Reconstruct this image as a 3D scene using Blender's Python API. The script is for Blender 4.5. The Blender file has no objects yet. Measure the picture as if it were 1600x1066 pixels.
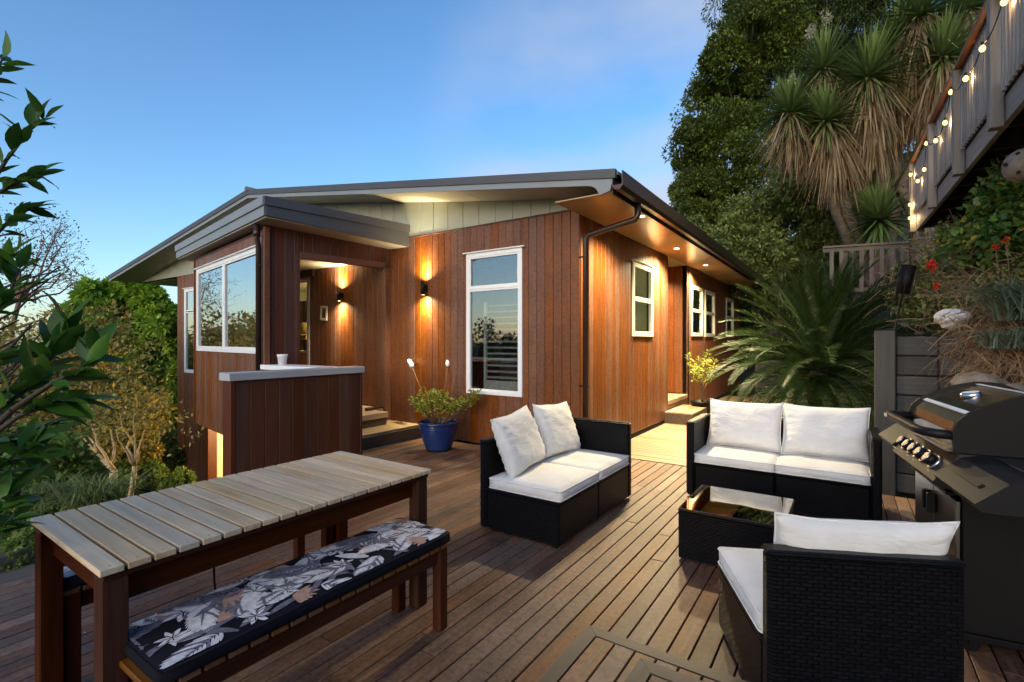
import bpy, bmesh, math, random
import numpy as np
from mathutils import Vector, Matrix, noise as mnoise
random.seed(7); RNG = np.random.default_rng(11)
SC = bpy.context.scene; COL = SC.collection
R_ = math.radians; PI = math.pi

# ------------------------------------------------------------------ camera, sky, sun, exposure
YAW = R_(34.4)                      # world X = to the right along the house front, world Y = along the deck boards
cam_d = bpy.data.cameras.new('camera'); cam = bpy.data.objects.new('camera', cam_d); COL.objects.link(cam)
cam.location = (0, 0, 1.45); cam.rotation_euler = (R_(90), 0, YAW)
cam_d.sensor_width = 36; cam_d.lens = 762 * 36 / 1600; cam_d.clip_end = 4000; cam_d.clip_start = 0.05
SC.camera = cam
SUN_EL, SUN_AZ = R_(14.0), R_(172)  # low sun, behind the viewer
W = bpy.data.worlds.new('World'); SC.world = W; W.use_nodes = True
def world_nodes():
    n, l = W.node_tree.nodes, W.node_tree.links
    n.clear()
    out = n.new('ShaderNodeOutputWorld'); bg = n.new('ShaderNodeBackground'); bg.inputs[1].default_value = 0.118
    sky = n.new('ShaderNodeTexSky'); sky.sky_type = 'NISHITA'; sky.sun_disc = False
    sky.sun_elevation = SUN_EL; sky.sun_rotation = SUN_AZ - 0; sky.ozone_density = 3.2; sky.dust_density = 0.9; sky.air_density = 1.0
    tc = n.new('ShaderNodeTexCoord'); sep = n.new('ShaderNodeSeparateXYZ'); l.new(tc.outputs['Generated'], sep.inputs[0])
    # thin evening cloud
    dv = n.new('ShaderNodeVectorMath'); dv.operation = 'DIVIDE'
    mx = n.new('ShaderNodeMath'); mx.operation = 'MAXIMUM'; mx.inputs[1].default_value = 0.06; l.new(sep.outputs[2], mx.inputs[0])
    ad = n.new('ShaderNodeMath'); ad.operation = 'ADD'; ad.inputs[1].default_value = 0.12; l.new(mx.outputs[0], ad.inputs[0])
    cb = n.new('ShaderNodeCombineXYZ')
    for i in range(3): l.new(ad.outputs[0], cb.inputs[i])
    l.new(tc.outputs['Generated'], dv.inputs[0]); l.new(cb.outputs[0], dv.inputs[1])
    nz = n.new('ShaderNodeTexNoise'); nz.inputs['Scale'].default_value = 0.75; nz.inputs['Detail'].default_value = 7; nz.inputs['Roughness'].default_value = 0.5
    mp = n.new('ShaderNodeMapping'); mp.inputs['Location'].default_value = (3.1, 1.35, 0); l.new(dv.outputs[0], mp.inputs[0]); l.new(mp.outputs[0], nz.inputs['Vector'])
    rp = n.new('ShaderNodeValToRGB'); rp.color_ramp.elements[0].position = 0.38; rp.color_ramp.elements[1].position = 0.58
    rp.color_ramp.elements[1].color = (0.80, 0.80, 0.80, 1)
    l.new(nz.outputs[0], rp.inputs[0])
    hs = n.new('ShaderNodeHueSaturation'); hs.inputs['Saturation'].default_value = 1.12; l.new(sky.outputs[0], hs.inputs['Color'])
    mix = n.new('ShaderNodeMix'); mix.data_type = 'RGBA'
    dt = n.new('ShaderNodeVectorMath'); dt.operation = 'DOT_PRODUCT'; dt.inputs[1].default_value = (-0.30, 0.87, 0.36); l.new(tc.outputs['Generated'], dt.inputs[0])
    rg = n.new('ShaderNodeMapRange'); rg.interpolation_type = 'SMOOTHSTEP'; rg.inputs['From Min'].default_value = 0.89; rg.inputs['From Max'].default_value = 0.975; rg.inputs['To Min'].default_value = 0.03; l.new(dt.outputs['Value'], rg.inputs[0])
    ml = n.new('ShaderNodeMath'); ml.operation = 'MULTIPLY'; l.new(rp.outputs[0], ml.inputs[0]); l.new(rg.outputs[0], ml.inputs[1])
    l.new(ml.outputs[0], mix.inputs[0]); l.new(hs.outputs[0], mix.inputs[6]); mix.inputs[7].default_value = (2.25, 2.32, 2.60, 1)
    l.new(mix.outputs[2], bg.inputs[0]); l.new(bg.outputs[0], out.inputs[0])
    return sky, bg, mix
SKY, BG, CLOUDMIX = world_nodes()
sd = bpy.data.lights.new('sun', 'SUN'); sd.energy = 0.62; sd.angle = R_(60); sd.color = (1.0, 0.80, 0.58)
sun = bpy.data.objects.new('sun', sd); COL.objects.link(sun)
# the sun stands to the left and behind the viewer
_d = Vector((math.sin(SUN_AZ) * math.cos(SUN_EL), math.cos(SUN_AZ) * math.cos(SUN_EL), math.sin(R_(26))))
sun.rotation_euler = _d.to_track_quat('Z', 'Y').to_euler()
SC.view_settings.view_transform = 'Standard'; SC.view_settings.look = 'None'
SC.view_settings.exposure = 1.3; SC.view_settings.gamma = 1.0; SC.view_settings.use_curve_mapping = False
SC.render.engine = 'CYCLES'
SC.cycles.max_bounces = 8; SC.cycles.transparent_max_bounces = 16
SC.cycles.sample_clamp_indirect = 6.0; SC.cycles.use_denoising = True
try: SC.cycles.caustics_reflective = False; SC.cycles.caustics_refractive = False
except Exception: pass

# ------------------------------------------------------------------ helpers
def world(u, v, d):                 # a point seen at (u, v) of the 1600 px photograph at depth d, in world coordinates
    x = (u - 800) / 762 * d; z = 1.45 - (v - 533) / 762 * d
    c, s = math.cos(YAW), math.sin(YAW)
    return Vector((x * c - d * s, x * s + d * c, z))
def tag(o, label=None, cat=None, group=None, kind=None):
    if label: o['label'] = label
    if cat: o['category'] = cat
    if group: o['group'] = group
    if kind: o['kind'] = kind
    return o
def empty(name, loc=(0, 0, 0), rz=0, label=None, cat=None, group=None):
    o = bpy.data.objects.new(name, None); o.empty_display_size = 0.1; COL.objects.link(o)
    o.location = loc; o.rotation_euler = (0, 0, rz)
    return tag(o, label, cat, group)
def link(name, me, parent=None, loc=(0, 0, 0), rot=(0, 0, 0)):
    o = bpy.data.objects.new(name, me); COL.objects.link(o)
    o.location = loc; o.rotation_euler = rot
    if parent: o.parent = parent
    return o
def copy_tree(o, parent=None):
    c = o.copy(); COL.objects.link(c)
    if parent: c.parent = parent
    for ch in list(o.children): copy_tree(ch, c)
    return c
class MB:
    """collects shapes into one mesh"""
    def __init__(s): s.v = []; s.f = []; s.sm = []; s.mi = []
    def add(s, vs, fs, smooth=False, mi=0):
        n = len(s.v); s.v += [tuple(p) for p in vs]
        for f in fs: s.f.append([n + i for i in f]); s.sm.append(smooth); s.mi.append(mi)
    def box(s, x0, x1, y0, y1, z0, z1, c=0.0, M=None, mi=0):
        hx, hy, hz = (x1 - x0) / 2, (y1 - y0) / 2, (z1 - z0) / 2; cx, cy, cz = (x0 + x1) / 2, (y0 + y1) / 2, (z0 + z1) / 2
        if c <= 0:
            vs = [(cx + i * hx, cy + j * hy, cz + k * hz) for i in (-1, 1) for j in (-1, 1) for k in (-1, 1)]
            fs = [(0, 1, 3, 2), (4, 6, 7, 5), (0, 4, 5, 1), (2, 3, 7, 6), (0, 2, 6, 4), (1, 5, 7, 3)]
        else:
            c = min(c, hx * .9, hy * .9, hz * .9); vs = []; ix = {}
            for i in (-1, 1):
                for j in (-1, 1):
                    for k in (-1, 1):
                        for a in range(3):
                            h = [hx - c, hy - c, hz - c]; h[a] += c
                            ix[(i, j, k, a)] = len(vs); vs.append((cx + i * h[0], cy + j * h[1], cz + k * h[2]))
            fs = []
            for a in range(3):
                b, d = [(1, 2), (2, 0), (0, 1)][a]
                for sg in (-1, 1):
                    q = []
                    for (p, r) in ((-1, -1), (1, -1), (1, 1), (-1, 1)):
                        t = [0, 0, 0]; t[a] = sg; t[b] = p; t[d] = r; q.append(ix[(t[0], t[1], t[2], a)])
                    fs.append(q if sg > 0 else q[::-1])
            for a in range(3):          # edges along axis a
                b, d = [(1, 2), (2, 0), (0, 1)][a]
                for p in (-1, 1):
                    for r in (-1, 1):
                        t0 = [0, 0, 0]; t0[a] = -1; t0[b] = p; t0[d] = r; t1 = list(t0); t1[a] = 1
                        q = [ix[tuple(t0) + (b,)], ix[tuple(t1) + (b,)], ix[tuple(t1) + (d,)], ix[tuple(t0) + (d,)]]
                        fs.append(q[::-1] if p * r > 0 else q)
            for i in (-1, 1):
                for j in (-1, 1):
                    for k in (-1, 1):
                        q = [ix[(i, j, k, 0)], ix[(i, j, k, 1)], ix[(i, j, k, 2)]]
                        fs.append(q if i * j * k > 0 else q[::-1])
        if M is not None: vs = [M @ Vector(p) for p in vs]
        s.add(vs, fs, False, mi)
    def prism(s, pts, z0, z1, mi=0):    # polygon (ccw) in xy, extruded in z; z0/z1 numbers or per-point lists
        n = len(pts); a = z0 if hasattr(z0, '__len__') else [z0] * n; b = z1 if hasattr(z1, '__len__') else [z1] * n
        vs = [(p[0], p[1], a[i]) for i, p in enumerate(pts)] + [(p[0], p[1], b[i]) for i, p in enumerate(pts)]
        s.add(vs, [tuple(range(n))[::-1], tuple(range(n, 2 * n))] + [(i, (i + 1) % n, n + (i + 1) % n, n + i) for i in range(n)], False, mi)
    def extr(s, pts, d0, d1, ax='y', mi=0):  # profile of (p,q) extruded along an axis; ax x: (y,z); ax y: (x,z)
        n = len(pts)
        mk = (lambda p, d: (d, p[0], p[1])) if ax == 'x' else (lambda p, d: (p[0], d, p[1]))
        vs = [mk(p, d0) for p in pts] + [mk(p, d1) for p in pts]
        fs = [tuple(range(n)), tuple(range(n, 2 * n))[::-1]] + [(i, n + i, n + (i + 1) % n, (i + 1) % n) for i in range(n)]
        if ax == 'x': fs = [f[::-1] for f in fs]
        s.add(vs, fs, False, mi)
    def tube(s, path, r, n=8, smooth=True, caps=True, mi=0):
        P = [Vector(p) for p in path]; rs = r if hasattr(r, '__len__') else [r] * len(P)
        up = Vector((0, 0, 1)); vs = []; prev = None
        for i, p in enumerate(P):
            t = (P[min(i + 1, len(P) - 1)] - P[max(i - 1, 0)])
            t = t.normalized() if t.length > 1e-9 else Vector((0, 0, 1))
            if prev is None:
                x = t.cross(up); x = x if x.length > 1e-3 else t.cross(Vector((1, 0, 0)))
            else: x = prev - t * prev.dot(t)
            x.normalize(); prev = x; y = t.cross(x)
            for k in range(n):
                a = 2 * PI * k / n; vs.append(p + (x * math.cos(a) + y * math.sin(a)) * rs[i])
        fs = []
        for i in range(len(P) - 1):
            for k in range(n): fs.append((i * n + k, i * n + (k + 1) % n, (i + 1) * n + (k + 1) % n, (i + 1) * n + k))
        s.add(vs, fs, smooth, mi)
        if caps:
            m = len(s.v) - len(vs)
            s.f.append([m + k for k in range(n)][::-1]); s.sm.append(False); s.mi.append(mi)
            s.f.append([m + (len(P) - 1) * n + k for k in range(n)]); s.sm.append(False); s.mi.append(mi)
    def lathe(s, prof, n=32, cx=0, cy=0, smooth=True, mi=0):
        vs = [(cx + r * math.cos(2 * PI * k / n), cy + r * math.sin(2 * PI * k / n), z) for (r, z) in prof for k in range(n)]
        fs = [(i * n + k, i * n + (k + 1) % n, (i + 1) * n + (k + 1) % n, (i + 1) * n + k) for i in range(len(prof) - 1) for k in range(n)]
        s.add(vs, fs, smooth, mi)
    def sphere(s, c, r, n=12, m=8, mi=0):
        rr = r if hasattr(r, '__len__') else (r, r, r)
        vs = []; fs = []
        for i in range(m + 1):
            t = PI * i / m
            for k in range(n):
                a = 2 * PI * k / n; vs.append((c[0] + rr[0] * math.sin(t) * math.cos(a), c[1] + rr[1] * math.sin(t) * math.sin(a), c[2] - rr[2] * math.cos(t)))
        for i in range(m):
            for k in range(n): fs.append((i * n + k, i * n + (k + 1) % n, (i + 1) * n + (k + 1) % n, (i + 1) * n + k))
        s.add(vs, fs, True, mi)
    def mesh(s, name, *mats):
        me = bpy.data.meshes.new(name); me.from_pydata(s.v, [], s.f)
        me.polygons.foreach_set('use_smooth', s.sm); me.polygons.foreach_set('material_index', s.mi)
        for m in mats: me.materials.append(m)
        me.update(); return me
    def build(s, name, mat, parent=None, loc=(0, 0, 0), rot=(0, 0, 0)):
        mats = mat if isinstance(mat, (list, tuple)) else [mat]
        return link(name, s.mesh(name, *mats), parent, loc, rot)
_cache = {}
def boxmesh(name, dx, dy, dz, mat, c=0.003):     # a shared box, centred in x and y, standing on z = 0
    k = (name, round(dx, 4), round(dy, 4), round(dz, 4), mat.name, c)
    if k not in _cache:
        m = MB(); m.box(-dx / 2, dx / 2, -dy / 2, dy / 2, 0, dz, c); _cache[k] = m.mesh(name, mat)
    return _cache[k]
def npmesh(name, V, F, mats, mi=None, smooth=False):   # fast mesh from arrays; F (n,k)
    me = bpy.data.meshes.new(name); n, k = F.shape
    me.vertices.add(len(V)); me.vertices.foreach_set('co', np.asarray(V, np.float32).ravel())
    me.loops.add(n * k); me.loops.foreach_set('vertex_index', F.astype(np.int32).ravel())
    me.polygons.add(n); me.polygons.foreach_set('loop_start', np.arange(0, n * k, k, dtype=np.int32))
    if mi is not None: me.polygons.foreach_set('material_index', mi.astype(np.int32))
    if smooth: me.polygons.foreach_set('use_smooth', np.ones(n, bool))
    for m in (mats if isinstance(mats, (list, tuple)) else [mats]): me.materials.append(m)
    me.update(calc_edges=True); me.validate(); return me

# ------------------------------------------------------------------ materials
def nt(name):
    m = bpy.data.materials.new(name); m.use_nodes = True; n = m.node_tree.nodes; l = m.node_tree.links
    return m, n, l, n['Principled BSDF']
def setc(sock, c): sock.default_value = (c[0], c[1], c[2], 1)
def noise_col(n, l, vec, scale, c0, c1, p0=0.3, p1=0.7, detail=5, rough=0.6):
    z = n.new('ShaderNodeTexNoise'); z.inputs['Scale'].default_value = scale; z.inputs['Detail'].default_value = detail; z.inputs['Roughness'].default_value = rough
    if vec is not None: l.new(vec, z.inputs['Vector'])
    r = n.new('ShaderNodeValToRGB'); r.color_ramp.elements[0].position = p0; r.color_ramp.elements[1].position = p1
    r.color_ramp.elements[0].color = (*c0, 1); r.color_ramp.elements[1].color = (*c1, 1)
    l.new(z.outputs[0], r.inputs[0]); return z, r
def mixrgb(n, l, fac, a, b, mode='MIX'):
    m = n.new('ShaderNodeMix'); m.data_type = 'RGBA'; m.blend_type = mode
    if hasattr(fac, 'links'): l.new(fac, m.inputs[0])
    else: m.inputs[0].default_value = fac
    for i, q in ((6, a), (7, b)):
        if hasattr(q, 'links'): l.new(q, m.inputs[i])
        else: m.inputs[i].default_value = (*q, 1)
    return m.outputs[2]
def plain(name, c, rough=0.5, metal=0.0, var=0.15, vscale=6, bump=0.0, bscale=60, spec=0.5, coat=0.0):
    m, n, l, p = nt(name)
    tc = n.new('ShaderNodeTexCoord')
    d = tuple(x * (1 - var) for x in c); e = tuple(min(1, x * (1 + var)) for x in c)
    z, r = noise_col(n, l, tc.outputs['Object'], vscale, d, e)
    l.new(r.outputs[0], p.inputs['Base Color']); p.inputs['Roughness'].default_value = rough; p.inputs['Metallic'].default_value = metal
    p.inputs['Specular IOR Level'].default_value = spec; p.inputs['Coat Weight'].default_value = coat
    if bump:
        b = n.new('ShaderNodeBump'); b.inputs['Strength'].default_value = bump; b.inputs['Distance'].default_value = 0.01
        z2 = n.new('ShaderNodeTexNoise'); z2.inputs['Scale'].default_value = bscale; z2.inputs['Detail'].default_value = 5; l.new(tc.outputs['Object'], z2.inputs['Vector'])
        l.new(z2.outputs[0], b.inputs['Height']); l.new(b.outputs[0], p.inputs['Normal'])
    return m
def wood(name, c0, c1, axis='z', rough=0.5, rnd=0.35, grain=1.0, bump=0.25, patch=None, spec=0.4, patch_sc=1.3, pp=(0.42, 0.66), dirt=0.0):
    m, n, l, p = nt(name)
    tc = n.new('ShaderNodeTexCoord'); oi = n.new('ShaderNodeObjectInfo')
    off = n.new('ShaderNodeVectorMath'); off.operation = 'MULTIPLY_ADD'; off.inputs[1].default_value = (37, 53, 71)
    cb = n.new('ShaderNodeCombineXYZ')
    for i in range(3): l.new(oi.outputs['Random'], cb.inputs[i])
    l.new(cb.outputs[0], off.inputs[0]); l.new(tc.outputs['Object'], off.inputs[2])
    mp = n.new('ShaderNodeMapping'); sc = [26 * grain] * 3; sc['xyz'.index(axis)] = 1.4 * grain; mp.inputs['Scale'].default_value = sc
    l.new(off.outputs[0], mp.inputs[0])
    z, r = noise_col(n, l, mp.outputs[0], 1.6, c0, c1, 0.28, 0.72, 8, 0.62)
    col = r.outputs[0]
    if patch:
        z3, r3 = noise_col(n, l, off.outputs[0], patch_sc, (0, 0, 0), (1, 1, 1), pp[0], pp[1], 4)
        col = mixrgb(n, l, r3.outputs[0], col, mixrgb(n, l, z.outputs[0], tuple(x * .7 for x in patch), tuple(min(1, x * 1.25) for x in patch)))
    if dirt:
        gp_ = n.new('ShaderNodeNewGeometry'); zd, rd = noise_col(n, l, gp_.outputs['Position'], 1.3, (1 - dirt,) * 3, (1.12,) * 3, 0.36, 0.60, 7, 0.68)
        zf, rf = noise_col(n, l, gp_.outputs['Position'], 38, (0.72,) * 3, (1.1,) * 3, 0.38, 0.55, 3)
        col = mixrgb(n, l, 1.0, mixrgb(n, l, 1.0, col, rd.outputs[0], 'MULTIPLY'), rf.outputs[0], 'MULTIPLY')
    hs = n.new('ShaderNodeHueSaturation'); l.new(col, hs.inputs['Color'])
    mr = n.new('ShaderNodeMapRange'); mr.inputs['To Min'].default_value = 1 - rnd; mr.inputs['To Max'].default_value = 1 + rnd; l.new(oi.outputs['Random'], mr.inputs[0])
    l.new(mr.outputs[0], hs.inputs['Value'])
    wn = n.new('ShaderNodeTexWhiteNoise'); wn.noise_dimensions = '1D'; l.new(oi.outputs['Random'], wn.inputs['W'])
    mr2 = n.new('ShaderNodeMapRange'); mr2.inputs['To Min'].default_value = 0.8; mr2.inputs['To Max'].default_value = 1.15; l.new(wn.outputs[0], mr2.inputs[0]); l.new(mr2.outputs[0], hs.inputs['Saturation'])
    l.new(hs.outputs[0], p.inputs['Base Color'])
    rr = n.new('ShaderNodeMapRange'); rr.inputs['To Min'].default_value = rough - 0.1; rr.inputs['To Max'].default_value = rough + 0.15; l.new(z.outputs[0], rr.inputs[0]); l.new(rr.outputs[0], p.inputs['Roughness'])
    p.inputs['Specular IOR Level'].default_value = spec
    b = n.new('ShaderNodeBump'); b.inputs['Strength'].default_value = bump; b.inputs['Distance'].default_value = 0.004; l.new(z.outputs[0], b.inputs['Height']); l.new(b.outputs[0], p.inputs['Normal'])
    return m
def leafmat(name, c0, c1, c2=None, rough=0.5, trans=0.3, spec=0.35, scale=0.6, p2=0.8, obj=0.0):
    m, n, l, p = nt(name)
    g = n.new('ShaderNodeNewGeometry'); tc = n.new('ShaderNodeTexCoord')
    z, r = noise_col(n, l, tc.outputs['Object'], scale, c0, c1, 0.3, 0.7, 3)
    rp = n.new('ShaderNodeValToRGB'); rp.color_ramp.elements[0].color = (0.55, 0.55, 0.55, 1); rp.color_ramp.elements[1].color = (1.35, 1.35, 1.35, 1)
    l.new(g.outputs['Random Per Island'], rp.inputs[0])
    col = mixrgb(n, l, 1.0, r.outputs[0], rp.outputs[0], 'MULTIPLY')
    if obj:
        oi = n.new('ShaderNodeObjectInfo'); hv = n.new('ShaderNodeHueSaturation'); mo = n.new('ShaderNodeMapRange'); mo.inputs['To Min'].default_value = 1 - obj; mo.inputs['To Max'].default_value = 1 + obj
        l.new(oi.outputs['Random'], mo.inputs[0]); l.new(mo.outputs[0], hv.inputs['Value']); l.new(col, hv.inputs['Color']); col = hv.outputs[0]
    if c2:
        w = n.new('ShaderNodeTexWhiteNoise'); w.noise_dimensions = '1D'; l.new(g.outputs['Random Per Island'], w.inputs['W'])
        gt = n.new('ShaderNodeMath'); gt.operation = 'GREATER_THAN'; gt.inputs[1].default_value = p2; l.new(w.outputs[0], gt.inputs[0])
        col = mixrgb(n, l, gt.outputs[0], col, c2)
    l.new(col, p.inputs['Base Color']); p.inputs['Roughness'].default_value = rough; p.inputs['Specular IOR Level'].default_value = spec
    out = n['Material Output']; tr = n.new('ShaderNodeBsdfTranslucent'); l.new(col, tr.inputs[0])
    mx = n.new('ShaderNodeMixShader'); mx.inputs[0].default_value = trans
    l.new(p.outputs[0], mx.inputs[1]); l.new(tr.outputs[0], mx.inputs[2]); l.new(mx.outputs[0], out.inputs[0])
    return m
def emit(name, c, s):
    m = bpy.data.materials.new(name); m.use_nodes = True; n = m.node_tree.nodes; l = m.node_tree.links; n.clear()
    o = n.new('ShaderNodeOutputMaterial'); e = n.new('ShaderNodeEmission'); e.inputs[0].default_value = (*c, 1); e.inputs[1].default_value = s; l.new(e.outputs[0], o.inputs[0]); return m
def glass(name, refl, tint, ior=1.5, rough=0.0):
    m = bpy.data.materials.new(name); m.use_nodes = True; n = m.node_tree.nodes; l = m.node_tree.links; n.clear()
    o = n.new('ShaderNodeOutputMaterial'); t = n.new('ShaderNodeBsdfTransparent'); t.inputs[0].default_value = (*tint, 1)
    g = n.new('ShaderNodeBsdfGlossy'); g.inputs['Roughness'].default_value = rough; g.inputs[0].default_value = (0.95, 0.95, 0.95, 1)
    f = n.new('ShaderNodeFresnel'); ge = n.new('ShaderNodeNewGeometry'); im = n.new('ShaderNodeMapRange'); im.inputs['To Min'].default_value = ior; im.inputs['To Max'].default_value = 1 / ior
    l.new(ge.outputs['Backfacing'], im.inputs[0]); l.new(im.outputs[0], f.inputs[0])
    mr = n.new('ShaderNodeMapRange'); mr.inputs['To Min'].default_value = refl; mr.inputs['To Max'].default_value = 1.0; l.new(f.outputs[0], mr.inputs[0])
    mx = n.new('ShaderNodeMixShader'); l.new(mr.outputs[0], mx.inputs[0]); l.new(t.outputs[0], mx.inputs[1]); l.new(g.outputs[0], mx.inputs[2]); l.new(mx.outputs[0], o.inputs[0]); return m
def wickermat():
    m, n, l, p = nt('black_rattan')
    tc = n.new('ShaderNodeTexCoord'); s = n.new('ShaderNodeSeparateXYZ'); l.new(tc.outputs['Object'], s.inputs[0])
    a = n.new('ShaderNodeMath'); a.operation = 'ADD'; l.new(s.outputs[0], a.inputs[0]); l.new(s.outputs[1], a.inputs[1])
    cb = n.new('ShaderNodeCombineXYZ'); l.new(a.outputs[0], cb.inputs[0]); l.new(s.outputs[2], cb.inputs[1])
    br = n.new('ShaderNodeTexBrick'); l.new(cb.outputs[0], br.inputs['Vector']); br.inputs['Scale'].default_value = 1.0
    br.inputs['Brick Width'].default_value = 0.040; br.inputs['Row Height'].default_value = 0.0145; br.inputs['Mortar Size'].default_value = 0.0030; br.inputs['Mortar Smooth'].default_value = 1.0
    br.inputs['Color1'].default_value = (0.0065, 0.0065, 0.008, 1); br.inputs['Color2'].default_value = (0.0035, 0.0035, 0.0045, 1); br.inputs['Mortar'].default_value = (0.003, 0.003, 0.004, 1)
    l.new(br.outputs[0], p.inputs['Base Color']); p.inputs['Roughness'].default_value = 0.36; p.inputs['Specular IOR Level'].default_value = 0.20
    iv = n.new('ShaderNodeMath'); iv.operation = 'SUBTRACT'; iv.inputs[0].default_value = 1; l.new(br.outputs['Fac'], iv.inputs[1])
    b = n.new('ShaderNodeBump'); b.inputs['Strength'].default_value = 1.0; b.inputs['Distance'].default_value = 0.010; l.new(iv.outputs[0], b.inputs['Height']); l.new(b.outputs[0], p.inputs['Normal'])
    return m
def clothmat():
    m, n, l, p = nt('off_white_cushion_fabric')
    tc = n.new('ShaderNodeTexCoord'); z, r = noise_col(n, l, tc.outputs['Object'], 4, (0.60, 0.59, 0.575), (0.68, 0.67, 0.66), 0.35, 0.65, 6)
    l.new(r.outputs[0], p.inputs['Base Color']); p.inputs['Roughness'].default_value = 0.9; p.inputs['Specular IOR Level'].default_value = 0.15; p.inputs['Sheen Weight'].default_value = 0.15
    mp = n.new('ShaderNodeMapping'); mp.inputs['Scale'].default_value = (5, 5, 12); mp.inputs['Rotation'].default_value = (.2, .3, .5); l.new(tc.outputs['Object'], mp.inputs[0])
    z1 = n.new('ShaderNodeTexNoise'); z1.inputs['Scale'].default_value = 1.6; z1.inputs['Detail'].default_value = 4; z1.inputs['Distortion'].default_value = 1.2; l.new(mp.outputs[0], z1.inputs['Vector'])
    z2 = n.new('ShaderNodeTexNoise'); z2.inputs['Scale'].default_value = 420; z2.inputs['Detail'].default_value = 2; l.new(tc.outputs['Object'], z2.inputs['Vector'])
    b1 = n.new('ShaderNodeBump'); b1.inputs['Strength'].default_value = 0.45; b1.inputs['Distance'].default_value = 0.02; l.new(z1.outputs[0], b1.inputs['Height'])
    b2 = n.new('ShaderNodeBump'); b2.inputs['Strength'].default_value = 0.25; b2.inputs['Distance'].default_value = 0.002; l.new(z2.outputs[0], b2.inputs['Height']); l.new(b1.outputs[0], b2.inputs['Normal']); l.new(b2.outputs[0], p.inputs['Normal'])
    return m
def groundmat():
    m, n, l, p = nt('soil_and_grass')
    tc = n.new('ShaderNodeTexCoord')
    z, r = noise_col(n, l, tc.outputs['Object'], 0.5, (0.030, 0.045, 0.014), (0.075, 0.055, 0.035), 0.4, 0.62, 8)
    z2, r2 = noise_col(n, l, tc.outputs['Object'], 14, (0.5, 0.5, 0.5), (1.2, 1.2, 1.2), 0.3, 0.7, 6)
    l.new(mixrgb(n, l, 1.0, r.outputs[0], r2.outputs[0], 'MULTIPLY'), p.inputs['Base Color']); p.inputs['Roughness'].default_value = 0.95
    b = n.new('ShaderNodeBump'); b.inputs['Strength'].default_value = 0.8; b.inputs['Distance'].default_value = 0.05; l.new(z2.outputs[0], b.inputs['Height']); l.new(b.outputs[0], p.inputs['Normal'])
    return m
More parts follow.
